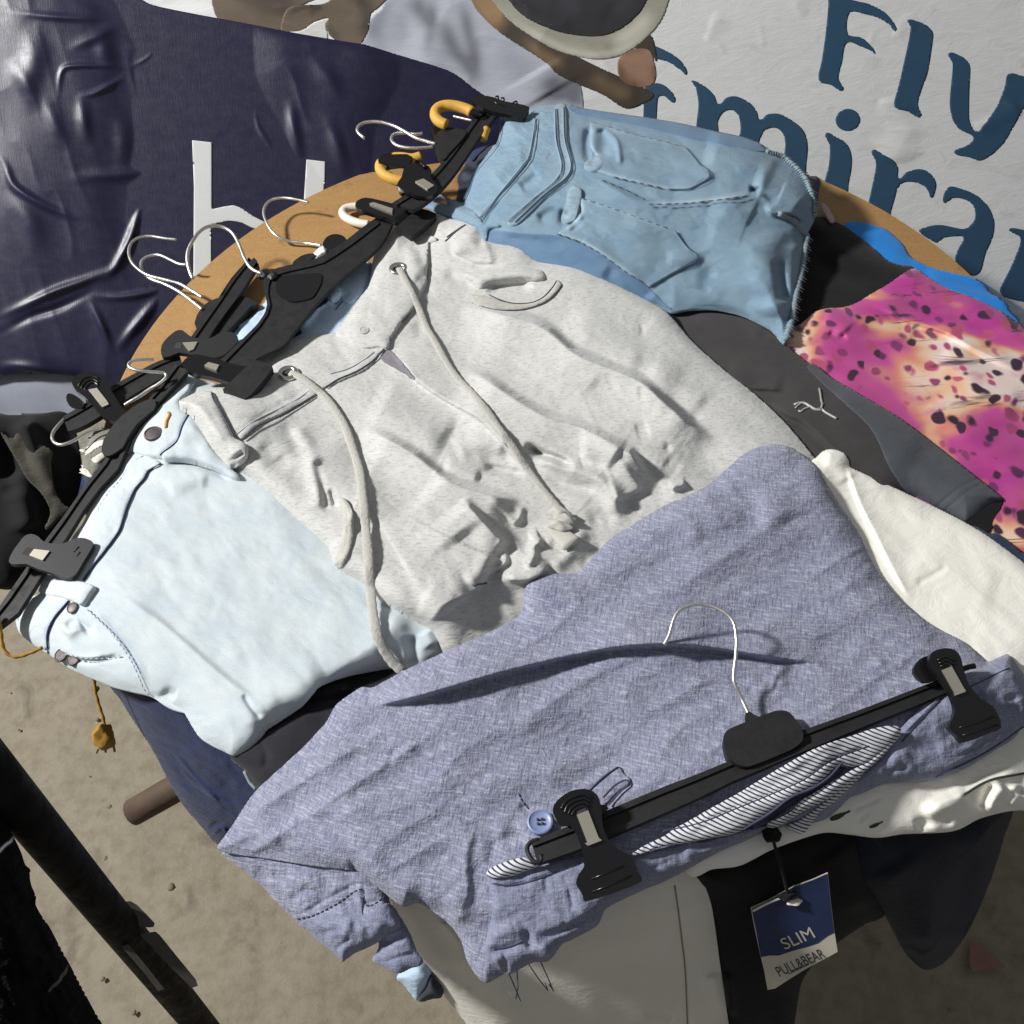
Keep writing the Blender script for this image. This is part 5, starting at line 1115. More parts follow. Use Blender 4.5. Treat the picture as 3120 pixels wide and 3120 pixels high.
CS = Sheet('body', 'J 0 952 60 925 150 888 250 832 330 762 420 682 500 640 600 620 690 640 762 690 822 740 872 820 952 952 1052 1102 1132 1272 1242 1422 1372 1542 1502 1622 1602 1672 1732 1782 1790 1764 1852 1746 1932 1852 2020 1990 L 2000 300 1932 330 1880 402 1800 452 1600 572 1400 622 1200 642 1080 692 1000 722 860 842 600 882 440 952 300 1012 80 1132 0 1172 N 1690 1212 1490 1312 1442 1402 1300 1482 1252 1502 1182 1592 1092 1602 982 1662 940 1662 850 1712 800 1682 742 1592 712 1490 650 1402 560 1330 480 1282 400 1300 300 1226 200 1148 130 1092 K 1880 1108 1650 1082 1400 1042 1270 1026 1166 996 1200 930 1242 870 1332 730 1392 660 1600 470 1742 320 1802 220 1932 130 F 700 1762 850 1682 1000 1612 1100 1566 1250 1502 1400 1424 1440 1362 1450 1274 1482 1242 1560 1210 1660 1200 1722 1188 1800 1100 1880 1022', M_CHAM, cs,
           puff=(14, 30), thick=4, lift=3, soften=.03, grain=-14, soft=(.85, 1.3, .4, 'cr'), overhang=(.012, .22),
           strokes=[('s', 'O 1100 2160 1180 2140 1300 2112 1500 2054 1700 2004 1900 1966 2060 1960 2200 1974 2400 2006 2540 2016', 15, 120, 8, dict(taper=.16)), ('r', 'O 1300 2060 1600 1980 1900 1920 2200 1940', 4, 60),
                    ('s', 'N 700 1330 738 1230 734 1100 742 980 790 880', 4, 60, 16), ('c', 'N 900 900 880 1000 850 1110', 3, 14), ('r', 'N 960 760 920 900 880 960', 3, 20), ('c', 'N 520 1290 600 1340 690 1420', 5, 18), ('r', 'N 640 1220 700 1330 720 1420', 6, 22),
                    ('c', 'N 300 280 420 250 560 220', 3, 22), ('r', 'G 300 740 350 850 440 940', 3, 18), ('c', 'G 560 770 700 830 790 800', 2, 18), ('r', 'G 640 800 800 740 900 700', 3, 22), ('c', 'G 1000 820 1120 880 1220 930', 1.5, 14), ('c', 'G 860 980 980 1040 1060 1120', 2, 20), ('r', 'G 700 960 860 1020 960 1120', 3, 24),
                    ('r', 'G 900 420 1020 430 1080 520', 2.5, 16), ('c', 'G 940 560 960 480 1010 430', 2, 8), ('c', 'G 620 560 760 500 840 420', 2, 20),
                    ('c', 'J 250 1010 330 960 440 900 560 860', 5, 50), ('r', 'J 620 860 610 960 640 1060', 5, 34), ('r', 'J 120 980 160 1080 220 1160', 3, 30), ('c', 'J 380 1030 480 1000 560 1010', 4, 30), ('r', 'J 80 1220 260 1280 420 1320 500 1420', 3, 22), ('r', 'J 980 1680 1100 1760 1180 1880', 4, 30), ('c', 'J 1040 1840 1100 1780 1160 1820', 3, 20), ('r', 'J 700 1780 900 1880 1000 1932', 3, 22), ('c', 'J 480 1860 560 1910 620 1932', 4, 16),
                    ('r', 'L 420 120 520 110 560 180', 3, 14), ('c', 'L 440 160 500 140', 3, 8), ('r', 'L 600 40 660 140', 2, 14), ('r', 'L 1180 120 1220 180', 2, 12), ('r', 'N 1320 700 1460 600 1560 560', 2, 10), ('c', 'N 1010 760 1060 780 1090 800', 3, 7), ('c', 'N 900 960 1000 930 1080 960', 3, 12)],
           noise=[(6.5, 160, -16, 2.0, 101), (1.6, 60, -25, 2.6, 102), (1.8, 95, -32, 3.2, 107, 'ridge'), (.3, 15, -18, 2.4, 103)])
# gathered waistband
CW = Sheet('waistband', soft=(.6, 1.2, .3, 'cr'), outline='N 848 1130 900 1108 1000 1120 1130 1092 1250 1056 1360 1036 1500 1010 1620 1000 1791 990 1932 930 L 200 960 420 900 600 860 720 800 820 730 960 640 1060 570 1160 460 1270 350 1380 240 1490 148 1560 80 1640 40 1732 20 1852 -34 1932 92 2000 200 2000 300 1932 330 1880 402 1800 452 1600 572 1400 622 1200 642 1080 692 1000 722 860 842 600 882 440 952 300 1012 80 1132 0 1172 N 1690 1212 1490 1312 1442 1402 1300 1482 1252 1502 1182 1592 1092 1602 982 1662 940 1662 860 1600 830 1540 860 1420 880 1280', mat=M_CHAM_EDGE, parent=cs, host=CS, lift=3, puff=(4, 12), thick=4,
           strokes=[('c', 'N 1160 1130 1172 1250', 3, 7), ('c', 'N 1280 1190 1300 1260 1312 1330', 3, 6), ('c', 'N 1052 1420 1070 1480 1092 1540', 9, 10), ('c', 'N 1090 1480 1200 1450 1320 1400 1440 1330', 7, 9), ('r', 'N 860 1450 960 1440 1060 1400', 5, 20), ('c', 'N 840 1540 940 1530 1040 1500', 5, 9), ('r', 'N 880 1590 940 1560', 5, 12), ('c', 'N 940 1590 960 1660', 5, 8), ('r', 'N 1130 1500 1200 1560', 6, 12), ('c', 'N 1260 1380 1266 1430', 4, 6),
                    ('c', 'N 860 1180 950 1196 1050 1180 1200 1130 1350 1070', 2.2, 5, None, dict(taper=.04)), ('r', 'N 860 1160 960 1166 1060 1150 1200 1104', 2, 8), ('c', 'N 1700 1040 1791 1030 1880 1000', 2, 5), ('c', 'L 0 1000 200 980 420 930 640 880 860 760', 2.5, 6), ('c', 'L 100 1060 300 1020 400 970', 3, 7), ('r', 'L 60 1090 200 1060 420 990', 3, 10),
                    ('c', 'N 1720 1110 1850 1050', 2, 6), ('c', 'L 1000 660 1100 560 1200 470', 3, 8), ('s', 'L 1280 380 1400 260 1500 160', 3, 14, 6), ('c', 'L 1340 400 1420 460 1500 430', 5, 26), ('r', 'L 1200 560 1260 500 1330 480', 4, 16), ('c', 'L 1170 600 1260 570 1330 540', 4, 9), ('c', 'L 1500 540 1640 470 1800 380 1932 300', 3, 6), ('c', 'L 1450 600 1600 540 1750 460 1900 360', 3, 6), ('r', 'L 1560 500 1700 430', 3, 12),
                    ('c', 'L 1600 240 1700 200 1800 180', 3, 9), ('c', 'L 1640 120 1760 60 1850 20', 2, 5), ('c', 'L 1820 200 1932 170', 3, 8), ('c', 'L 1800 240 1932 240', 3, 7), ('r', 'L 1700 140 1760 200', 3, 16)],
           noise=[(1.0, 30, 70, 2.0, 104), (.3, 12, 60, 1.6, 105)])
SL = Sheet('striped_lining', 'N 1480 1090 1560 1060 1680 988 1791 930 1860 880 L 100 866 250 780 400 698 560 600 700 518 800 464 900 424 1010 390 1120 352 1210 336 1272 350 1250 400 1180 470 1112 520 1080 540 1000 548 940 540 880 600 800 660 720 704 640 752 560 806 470 868 380 910 250 936 100 962 0 980 N 1680 1020 1560 1046', M_STRIPE, cs, host=CS, lift=12, puff=(3, 12), thick=4,
           strokes=[('c', 'N 1600 1040 1700 1000 L 0 890 200 850 400 770 600 690 760 620 900 520 1100 440', 1.6, 5, None, dict(taper=.05)), ('r', 'L 200 800 500 640 800 500', 2, 14)], noise=[(.8, 24, 150, 2, 106)])
SL2 = Sheet('striped_lining', 'L 560 862 600 838 680 800 740 740 820 690 900 640 980 590 1040 558 1100 520 1180 450 1262 372 1268 392 1200 470 1120 548 1040 610 940 690 860 740 760 790 680 840 600 880', M_STRIPE, cs, host=CS, lift=11, puff=(2.5, 9), thick=3, step=4)
Sheet('lining_shadow_gap', 'L 480 880 560 812 640 762 720 712 800 664 880 612 940 560 970 534 976 560 940 600 840 670 740 730 640 800 560 850', M_CHAM_DARK, cs, host=CS, lift=4, puff=(.5, 6), thick=1, step=4).obj.name = 'lining_gap_shade'  # dark strip that paints in the shade of the gap under the lining edge
Sheet('striped_tab', 'L 664 874 720 848 800 790 880 724 980 640 1070 556 1080 580 1000 670 900 760 840 800 790 870 750 912 710 900', M_STRIPE, cs, host=CS, lift=6.5, puff=(3, 8), thick=3, step=4)
Sheet('striped_lining', 'N 845 1128 880 1092 950 1064 1040 1040 1100 1060 1112 1090 1060 1110 980 1140 880 1150', M_STRIPE, cs, host=CS, lift=10, puff=(3, 9), thick=3, step=4)
thread('piping', CS, 'L 430 890 560 812 680 722 800 672 880 620 920 580 960 532', .9, M_CHAM_DARK, cs, lift=14)
thread('lining_stitching', SL, 'L 0 900 200 856 400 776 600 694 760 622 900 522 1100 444', .5, M_CHAM_DARK, cs, lift=.3)
Sheet('belt_tab', 'N 1400 680 1470 610 1552 552 1580 590 1618 634 1560 680 1500 740 1450 790 1420 740', M_CHAM, cs, host=CS, lift=1.6, puff=(1.6, 7), thick=3, step=4)
for sp_ in ('N 1400 680 1470 612 1550 556', 'N 1470 720 1540 650 1608 634 1560 690 1500 760'):
    thread('stitching', CS, sp_, .7, M_CHAM_DARK, cs, lift=3)
thread('stitching', CS, 'N 1020 700 1040 740 1090 800', .7, M_CHAM_DARK, cs, lift=.4, dash=(10, 5))
for sp_ in ('L 1640 130 1760 70 1850 26', 'L 1460 610 1600 545 1750 465 1932 340', 'L 1280 420 1380 300 1490 190', 'N 880 1180 960 1190 1060 1176 1200 1126 1350 1070', 'N 880 1530 960 1520 1040 1490'):
    thread('stitching', CW, sp_, .6, M_CHAM_DARK, cs, lift=.3)
M_BUTTON = plain('pearl_blue_button', rgb('6F7DA8'), .3, spec=.6, var=rgb('8B99C0'), scale=200, coat=.4)
button('button', CS, 'N 1134 856', .0094, M_BUTTON, cs, lift=2.5, holes=4, dome=-.1)
parts = []
for k, (x0, y0, x1, y1, bx) in enumerate(((1010, 1640, 1030, 1720, -20), (1060, 1600, 1090, 1690, 30), (960, 1650, 950, 1690, 10), (1130, 1590, 1110, 1640, 14))):
    a_, b_ = px(f'N {x0} {y0} {x1} {y1}'); P0 = pile_at(a_[None])[0]; dd = np.array([.0004 * bx, -.006, -.03 - .003 * k])
    parts.append(tube_mesh([P0 + np.array([0, 0, .004]), P0 + dd * .4 + np.array([.003, -.006, 0]), P0 + dd * .8 + np.array([.004, -.008, 0]), P0 + dd], .0004, 4))
V_, f_ = join_meshes(parts); adopt(new_obj('loose_threads', V_, f_, M_CHAM_DARK), cs)['kind'] = 'stuff'

# ================================================================== price tag on the black trousers
M_TAGBLUE = plain('printed_navy_card', rgb('1D2D54'), .45, var=rgb('182648'), scale=60)
M_TAGWHITE = plain('white_card', rgb('C9C3B4'), .5, var=rgb('B8B2A2'), scale=60)
c0 = BLK.surf(px('L 700 1430'), 18)[0][0]
cor = px('L 470 1310 880 1124 935 1548 560 1750')
tn = np.array([-.12, -.80, .58]); tn /= np.linalg.norm(tn)
tg = empty('price_tag', 'navy and white cardboard price tag hanging on a black trouser leg', 'price tag', None, tuple(c0))
class TagPlane:
    def __init__(s): s.P0 = c0; s.n = tn
    pt = Plane.pt; off = Plane.off
tpn = TagPlane()
slab('card', tpn, 'L 470 1312 560 1272 700 1196 800 1160 882 1124 900 1290 918 1440 935 1546 880 1576 760 1640 680 1690 600 1742 560 1750 540 1640 520 1560 490 1420', 1.0, M_TAGWHITE, tg, bevel=.2)
slab('navy_print', tpn, 'L 474 1316 560 1276 700 1200 800 1164 880 1129 898 1290 916 1444 880 1462 830 1500 770 1520 690 1542 620 1566 570 1566 524 1574 500 1440', .3, M_TAGBLUE, tg, up=.25, bevel=0)
def text(name, body, a, b_, size, mat, parent, lift=.45, bold=0.0, squeeze=1.0):
    cu = bpy.data.curves.new(name, 'FONT'); cu.body = body; cu.size = 1; cu.align_x = 'CENTER'; cu.align_y = 'CENTER'; cu.offset = bold; cu.extrude = 0.004
    o = bpy.data.objects.new(name + '_tmp', cu); C.objects.link(o); bpy.context.view_layer.update()
    me = bpy.data.meshes.new_from_object(o.evaluated_get(bpy.context.evaluated_depsgraph_get())); bpy.data.objects.remove(o)
    ws = [v.co.x for v in me.vertices]; hs = [v.co.y for v in me.vertices]; w_ = max(ws) - min(ws); h_ = max(hs) - min(hs)
    A, Bq = tpn.off(px(a), lift)[0], tpn.off(px(b_), lift)[0]; u_ = (Bq - A); L_ = np.linalg.norm(u_); u_ /= L_; v_ = np.cross(tn, u_)
    cx = (max(ws) + min(ws)) / 2; cy = (max(hs) + min(hs)) / 2; mid_ = (A + Bq) / 2; k = L_ / w_
    for v in me.vertices:
        q = mid_ + u_ * (v.co.x - cx) * k + v_ * (v.co.y - cy) * size / h_ + tn * v.co.z * .01
        v.co = q
    me.name = name; o = bpy.data.objects.new(name, me); C.objects.link(o); me.materials.append(mat); adopt(o, parent)
    return o
text('word', 'SLIM', 'L 638 1505', 'L 800 1438', .0100, M_TAGWHITE, tg, .5, 0.0)
M_PRINTINK = plain('dark_ink', rgb('3A3640'), .6)
text('word', 'PULL&BEAR', 'L 612 1654', 'L 858 1550', .0088, M_PRINTINK, tg, .3, 0.0)
slab('small_print', tpn, 'L 672 1664 780 1612 782 1615 674 1667', .2, M_PRINTINK, tg, up=.2, bevel=0)
p_ = tpn.off(px('L 478 1318 560 1276 640 1246 680 1246 700 1262'), 2.0)
tube('fastener', spline(p_, 6), .0009, M_WHITEPLASTIC, tg, sides=6)
e_ = tpn.off(px('L 696 1268')[:1], 2.2)[0]; blob('fastener_end', e_, .0042, M_WHITEPLASTIC, tg, (1.3, .7, .5), 3)
p_ = np.array([pile_at(px('L 570 905')[:1])[0] + (0, -.004, .004), tpn.off(px('L 600 980')[:1], 4)[0], tpn.off(px('L 640 1120')[:1], 4)[0], tpn.off(px('L 668 1240')[:1], 3)[0]])
tube('black_string', spline(p_, 6), .0012, M_BLACK, tg, sides=6)
blob('string_knot', p_[0], .0065, M_BLACK, tg, (1, .8, .8), 5); blob('string_loop', tpn.off(px('L 668 1236')[:1], 3)[0], .005, M_BLACK, tg, (1.4, .6, .7), 6)

# ================================================================== hangers
class PP:
    """plane through pile points: (measured position, mm above whatever lies there)"""
    def __init__(s, anchors):
        P = []
        for a in anchors:
            q = px(a[0]); P.append(pile_at(q[:1])[0] + np.array([0, 0, a[1] * 1e-3]))
        if len(P) == 2:
            v = P[1] - P[0]; s.n = np.cross(np.cross(v, (0, 0, 1.0)), v)
        else: s.n = np.cross(P[1] - P[0], P[2] - P[0])
        s.n /= np.linalg.norm(s.n); s.n = s.n if s.n[2] > 0 else -s.n
        s.P0 = P[0]
    pt = Plane.pt; off = Plane.off
    def tilt(s, anchors):
        """a plane through three points given as heights over this one"""
        P = [s.pt(px(a[0])[:1], a[1])[0] for a in anchors]; o = PP.__new__(PP)
        o.n = np.cross(P[1] - P[0], P[2] - P[0]); o.n /= np.linalg.norm(o.n); o.n = o.n if o.n[2] > 0 else -o.n; o.P0 = P[0]; return o
    def lifted(s, mm):
        o = PP.__new__(PP); o.P0 = s.P0 + s.n * mm * 1e-3; o.n = s.n; return o
GRP = 'black clip hangers'
def hanger(label, pln, at, group=GRP):
    c_ = pln.pt(px(at)[:1])[0]
    return empty('clip_hanger', label, 'clothes hanger', group, tuple(c_))
def wire(name, parent, pln, spec, ups, r=1.5, mat=None, sides=8):
    p = spline(px(spec), 7); p = resample(p, 5); u_ = np.interp(np.linspace(0, 1, len(p)), np.linspace(0, 1, len(ups)), ups)
    P = np.array([pln.pt(a[None], b_)[0] for a, b_ in zip(p, u_)])
    for _ in range(3): P[1:-1] = (P[:-2] + 2 * P[1:-1] + P[2:]) / 4
    return tube(name, P, r * 1e-3, mat or M_STEEL, parent, sides=sides)
def bar(parent, pln, upper, lower, web=3.0, rail=5.5, frac=.24, mat=None):
    mat = mat or M_BLACKPLASTIC
    u_, l_ = px(upper), px(lower)
    u_ = resample(u_, 40); l_ = l_[:]; l_ = resample(l_, 40)
    n_ = 14
    f_ = lambda a: a[np.linspace(0, len(a) - 1, n_).round().astype(int)] if len(a) >= n_ else np.stack([np.interp(np.linspace(0, 1, n_), np.linspace(0, 1, len(a)), a[:, i]) for i in (0, 1)], -1)
    u_, l_ = f_(u_), f_(l_)
    b_ = slab('bar', pln, np.concatenate([u_, l_[::-1]]), web, mat, parent, up=0, bevel=.4)
    for A, B_ in ((u_, u_ * (1 - frac) + l_ * frac), (l_ * (1 - frac) + u_ * frac, l_)):
        slab('rail', pln, np.concatenate([A, B_[::-1]]), rail, mat, b_, up=(rail - web) * .8, bevel=.7)
    return b_
def clip(parent, anchors, body, steel=None, foot=None, ridges=(), lines=(), back=None, hole=None, thick=5.0, mat=None, sm=2, jaw_mat=None):
    pl_ = PP(anchors) if isinstance(anchors, list) else anchors; mat = mat or M_GLOSSBLACK
    c_ = slab('clip', pl_, body, thick, mat, parent, up=0, bevel=1.3, smoothn=sm)
    if back: slab('back_lever', pl_.lifted(-9), back, 4, mat, c_, bevel=1.0, smoothn=2)
    if hole: slab('clip_slot', pl_, hole, 1.0, M_CHAR if hole is not True else M_CHAR, c_, up=.3, bevel=0)
    if steel: slab('spring', pl_, steel, 2.6, M_CLIPSTEEL, c_, up=1.6, bevel=.5)
    if foot: slab('spring_foot', pl_, foot, 2.6, M_CLIPSTEEL, c_, up=2.2, bevel=.5)
    for r_ in ridges: 
        P = pl_.pt(spline(px(r_), 5), .25); tube('grip_ridge', P, .0011, mat, c_, sides=6)
    for r_ in lines:
        P = pl_.pt(px(r_), .1); tube('jaw_line', P, .0007, mat, c_, sides=5)
    return c_

# --- front hanger on the chambray shorts
p1 = PP([('P 500 1200', 11), ('Q 1240 240', 13)])
h = hanger('black plastic clip hanger on the chambray shorts, steel hook standing up', p1, 'Q 250 620')
bar(h, p1, 'P 190 1412 500 1290 830 1160 1200 994 1560 862 1800 764 Q 520 576 900 440 1370 260 1560 186', 'P 245 1604 560 1496 860 1374 1200 1226 1600 1050 Q 0 932 500 722 900 556 1290 398 1480 316')
slab('centre_block', p1, 'Q 8 640 20 592 60 562 200 504 330 456 380 450 430 462 480 520 514 586 518 630 498 662 440 702 300 762 180 806 130 806 80 784 30 736', 10, M_BLACKPLASTIC, h, up=5.5, bevel=2.2, smoothn=3)
wire('end_loop', h, p1, 'P 250 1400 190 1420 152 1470 170 1530 200 1580 250 1600 282 1570 262 1530', [1, 1, 1, 1], 1.6, M_BLACKPLASTIC)
wire('end_tip', h, p1, 'Q 1540 186 1580 172 1618 166', [1, 1, 1], 2.2, M_BLACKPLASTIC)
slab('hook_collar', p1, 'Q 150 470 175 455 210 480 240 490 235 510 160 515 152 500', 7, M_BLACKPLASTIC, h, up=5, bevel=1)
wire('hook', h, p1, 'Q 176 486 150 430 110 344 76 268 76 200 88 100 J 393 1664 380 1580 342 1530 270 1490 190 1476 122 1490 76 1522 50 1580 34 1640 6 1694', [2, 4, 9, 14, 18, 22, 25, 26, 26, 24, 20, 12], 1.55)
clip(h, p1.tilt([('P 600 1020', 22), ('P 600 1850', 4), ('P 1080 1700', 4)]),
     'P 372 1170 382 1108 430 1052 520 994 636 974 716 1000 762 1060 780 1160 792 1290 838 1400 930 1490 1008 1526 1062 1600 1092 1680 1122 1752 1000 1806 840 1866 642 1926 622 1872 594 1820 566 1770 590 1692 638 1622 622 1500 572 1362 524 1284 452 1290 400 1236',
     steel='P 572 1192 668 1156 758 1390 664 1432', foot='P 640 1434 760 1388 784 1408 668 1454',
     ridges=('P 440 1150 480 1080 560 1035 640 1020 700 1050', 'P 470 1180 500 1110 570 1070 640 1055 690 1085', 'P 500 1190 530 1135 585 1100 640 1090 680 1120', 'P 530 1200 555 1155 600 1130 640 1122 672 1150'),
     lines=('P 700 1732 830 1682 966 1624', 'P 704 1842 860 1782 1030 1706'), back='P 760 1110 800 1110 840 1140 800 1170 760 1200 420 1260 380 1200 420 1120', hole='P 560 1150 640 1130 660 1160 580 1190')
clip(h, p1.tilt([('Q 1420 100', 22), ('Q 1540 620', 4), ('Q 1760 540', 4)]),
     'Q 1326 120 1350 74 1420 52 1488 62 1528 110 1542 170 1570 260 1600 310 1660 380 1728 420 1764 472 1788 562 1720 590 1650 622 1540 656 1500 612 1452 560 1476 500 1490 446 1476 380 1430 292 1380 232 1336 172',
     steel='Q 1408 192 1470 168 1554 318 1494 344', foot='Q 1490 338 1555 314 1560 330 1496 354', ridges=('Q 1380 130 1430 105 1490 130', 'Q 1390 150 1435 128 1485 152', 'Q 1400 170 1440 150 1480 172'),
     lines=('Q 1520 560 1600 540 1740 490', 'Q 1540 610 1640 580 1766 540'), back='Q 1228 210 1240 152 1290 108 1340 108 1400 180 1420 240 1370 258 1290 272')

# --- hanger on the bleached jeans
p2 = PP([('D 600 620', -9), ('A 1160 900', -4)])
h = hanger('black clip hanger along the waist of the bleached jeans, running off the left edge', p2, 'A 900 1050')
bar(h, p2, 'D -60 920 0 830 180 574 345 336 A 500 1582 620 1404 760 1222 800 1150 940 930 1080 780 1160 690 1290 500', 'D -30 1010 20 978 140 880 300 614 A 480 1796 600 1596 724 1428 860 1290 920 1150 1000 936 1130 836 1205 745 1375 562')
slab('centre_block', p2, 'A 748 1150 762 1060 850 930 940 850 1010 800 1080 770 1140 766 1132 838 1010 940 930 1060 900 1118 830 1168 780 1182', 9, M_BLACKPLASTIC, h, up=5, bevel=2, smoothn=2)
wire('hook', h, p2, 'A 915 808 960 780 1030 740 1100 690 1170 650 1230 590 1180 566 1080 560 1000 550 944 524 950 494 1020 472 1130 474', [2, 4, 5, 6, 8, 10, 14, 18, 20, 20, 18, 14], 1.7)
clip(h, p2.tilt([('D 130 440', 18), ('D 480 610', 15), ('D 660 380', 15)]),
     'D 64 510 90 440 138 372 180 322 230 306 282 326 320 362 400 380 470 374 540 342 600 334 650 346 686 372 668 420 600 532 556 604 500 630 430 612 368 590 270 560 190 526 110 530', steel='D 214 462 250 416 364 430 312 500', hole='D 158 452 200 402 252 412 212 466',
     lines=('D 560 470 590 440', 'D 540 440 580 400'), mat=plain('slate_plastic', (.018, .0185, .020, 1), .5, bump_s=.05))

# --- hanger below it, on the elastic waist
p4 = PP([('A 700 1150', 4), ('A 1240 500', 16)])
h = hanger('half hidden black clip hanger gripping the striped elastic waistband', p4, 'A 800 800')
bar(h, p4, 'A 462 892 640 786 840 656 1000 568 1180 470 1320 440', 'A 500 1000 600 970 720 900 880 796 1020 706 1240 580 1340 500')
clip(h, p4.tilt([('A 640 600', 18), ('A 940 900', 6), ('A 800 940', 6)]), 'A 532 656 540 612 600 568 680 560 760 590 792 642 820 700 880 800 940 880 962 930 930 960 880 962 846 930 760 900 700 830 640 760 570 706',
     steel='A 650 692 712 680 790 780 738 802', foot='A 740 802 790 782 800 800 750 822', ridges=('A 580 660 610 615 670 595 730 610', 'A 600 680 630 635 680 618 730 640', 'A 625 690 650 655 690 640 725 660'), back='A 488 770 500 720 560 740 620 790 600 830 520 810')
wire('hook', h, p4, 'A 482 900 424 960 384 1020 392 1076 450 1100 540 1070 620 1020 690 990 760 976', [0, 2, 3, 4, 4, 3, 2, 1], 1.6)

# --- broad hanger of the grey shorts
p3 = PP([('B 560 1290', 8), ('B 1480 330', 8)])
h = hanger('broad shouldered black hanger with an oval plate on the grey marl shorts', p3, 'B 700 700')
slab('body', p3, 'B 120 1260 210 1168 340 1040 440 940 490 870 514 810 512 750 494 690 490 630 506 580 560 534 640 510 720 492 820 470 900 444 990 390 1100 316 1220 222 1330 146 1420 110 1450 160 1392 290 1330 372 1260 440 1160 520 1040 620 900 760 800 880 700 1010 640 1090 540 1140 440 1190 330 1290 250 1330', 5, M_BLACKPLASTIC, h, up=0, bevel=1.6, smoothn=2)
slab('oval_plate', p3, 'B 580 640 600 600 660 576 780 566 906 562 916 620 890 680 850 738 780 762 690 770 620 740 586 690', 2, M_GLOSSBLACK, h, up=1.4, bevel=1.2, smoothn=3)
slab('shoulder_rib', p3, 'B 500 700 506 640 520 590 570 552 660 526 820 488 920 458 1010 404 1130 322 1330 176 1340 196 1140 348 1020 430 930 484 830 512 670 548 590 572 540 606 526 650 522 710 540 790 520 860 460 950 340 1076 200 1220 180 1210 320 1066 440 942 500 856 516 790', 2.5, M_BLACKPLASTIC, h, up=2.0, bevel=.8)
blob('hook_boss', p3.pt(px('B 560 585')[:1], 2)[0], .006, M_BLACKPLASTIC, h, (1, 1, .8), 2); blob('hook_boss', p3.pt(px('B 492 574')[:1], -1)[0], .007, M_BLACKPLASTIC, h, (1, .8, .8), 3)
wire('hook', h, p3, 'B 478 566 430 545 392 520 360 470 340 430 318 370 290 310 258 262 212 230 160 214 100 214 50 232 0 276 V 1010 1330 1002 1390 1014 1450 1032 1492', [2, 4, 8, 12, 16, 20, 24, 26, 26, 22, 16, 10], 2.0)
def clip3(anch, lever, jaw, steel): 
    pl_ = anch; c_ = slab('clip', pl_, lever, 6, M_GLOSSBLACK, h, up=0, bevel=1.3, smoothn=2)
    slab('jaw', pl_, jaw, 9, M_BLACKPLASTIC, c_, up=2.5, bevel=1.5); slab('spring', pl_, steel, 3, M_CLIPSTEEL, c_, up=2.2, bevel=.5)
clip3(p3.tilt([('A 1400 480', 12), ('B 250 1430', 6), ('B 520 1250', 6)]), 'A 1338 520 1360 470 1430 432 1560 456 1700 500 1800 520 1900 500 1932 540 1760 660 1690 640 1560 600 1420 572', 'B 190 1416 300 1308 410 1206 450 1202 540 1232 558 1256 480 1360 402 1450 350 1488', 'A 1502 516 1532 490 1612 510 1590 552')
clip3(p3.tilt([('B 1210 40', 14), ('B 1500 220', 7), ('B 1740 120', 7)]), 'B 1164 62 1184 24 1240 4 1330 20 1480 58 1590 80 1640 110 1560 180 1480 190 1420 160 1300 122 1200 92', 'B 1474 214 1560 140 1642 84 1700 96 1762 122 1744 152 1660 226 1600 272 1576 284', 'B 1268 46 1300 38 1440 84 1436 116')

# --- hanger lying under the broad one
p5 = PP([('V 1340 1420', 16), ('V 1120 1770', 16)])
h = hanger('black clip hanger lying on the bare board with two overlapping steel hooks', p5, 'V 1180 1640')
bar(h, p5, 'V 1330 1384 1240 1482 1150 1622 1050 1762 990 1850', 'V 1384 1412 1292 1562 1172 1722 1120 1800 1070 1880')
slab('centre_block', p5, 'V 1040 1730 1076 1650 1120 1612 1190 1588 1290 1580 1376 1622 1340 1640 1262 1724 1182 1792 1090 1790', 8, M_BLACKPLASTIC, h, up=-3, bevel=2, smoothn=2)
slab('bar_end', p5, 'V 1316 1400 1330 1376 1346 1390 1360 1378 1376 1396 1384 1420 1360 1440', 6, M_BLACKPLASTIC, h, up=2, bevel=1)
wire('hook', h, p5, 'V 1084 1592 1020 1552 960 1518 880 1496 780 1468 710 1412 688 1350 706 1296 750 1270 806 1264 880 1276 944 1282', [0, 3, 6, 8, 10, 12, 12, 10, 8], 1.8)
wire('hook', h, p5, 'V 1082 1656 1020 1606 950 1556 880 1520 800 1490 758 1444 756 1400 790 1372 850 1364 910 1390 960 1414 1000 1416', [-2, 0, 2, 4, 4, 4, 4, 4], 1.8)
clip(h, p5.tilt([('A 1250 330', 8), ('A 1600 420', 4), ('A 1700 290', 4)]), 'A 1184 420 1190 366 1222 320 1290 262 1342 256 1400 300 1480 318 1560 310 1630 268 1700 270 1748 300 1742 346 1650 436 1560 462 1490 458 1420 440 1320 420 1250 448 1200 452', steel='A 1342 346 1452 340 1424 396 1390 408', hole='A 1276 388 1300 346 1340 346 1330 392', mat=bpy.data.materials['slate_plastic'])

p7 = Plane([('B 1000 330'.split(), 0)] if False else [(*px('B 1000 330')[0], 14)])
h = hanger('hanger hook with a round black boss lying on the tan board', p7, 'B 1010 330')
slab('round_boss', p7, 'B 925 350 944 306 980 280 1024 272 1070 284 1100 312 1096 350 1060 384 1000 392 950 380', 9, M_GLOSSBLACK, h, up=3, bevel=2, smoothn=3)
wire('hook', h, p7, 'B 915 357 800 340 680 325 600 296 540 240 504 170 490 110 510 50 560 16 640 6 740 20 824 42', [-6, -8, -6, 0, 6, 10, 12, 12, 10], 1.7)
slab('shoulder', p7, 'B 700 500 740 450 790 424 850 414 870 430 820 470 760 500', 6, M_BLACKPLASTIC, h, up=0, bevel=2, smoothn=2)

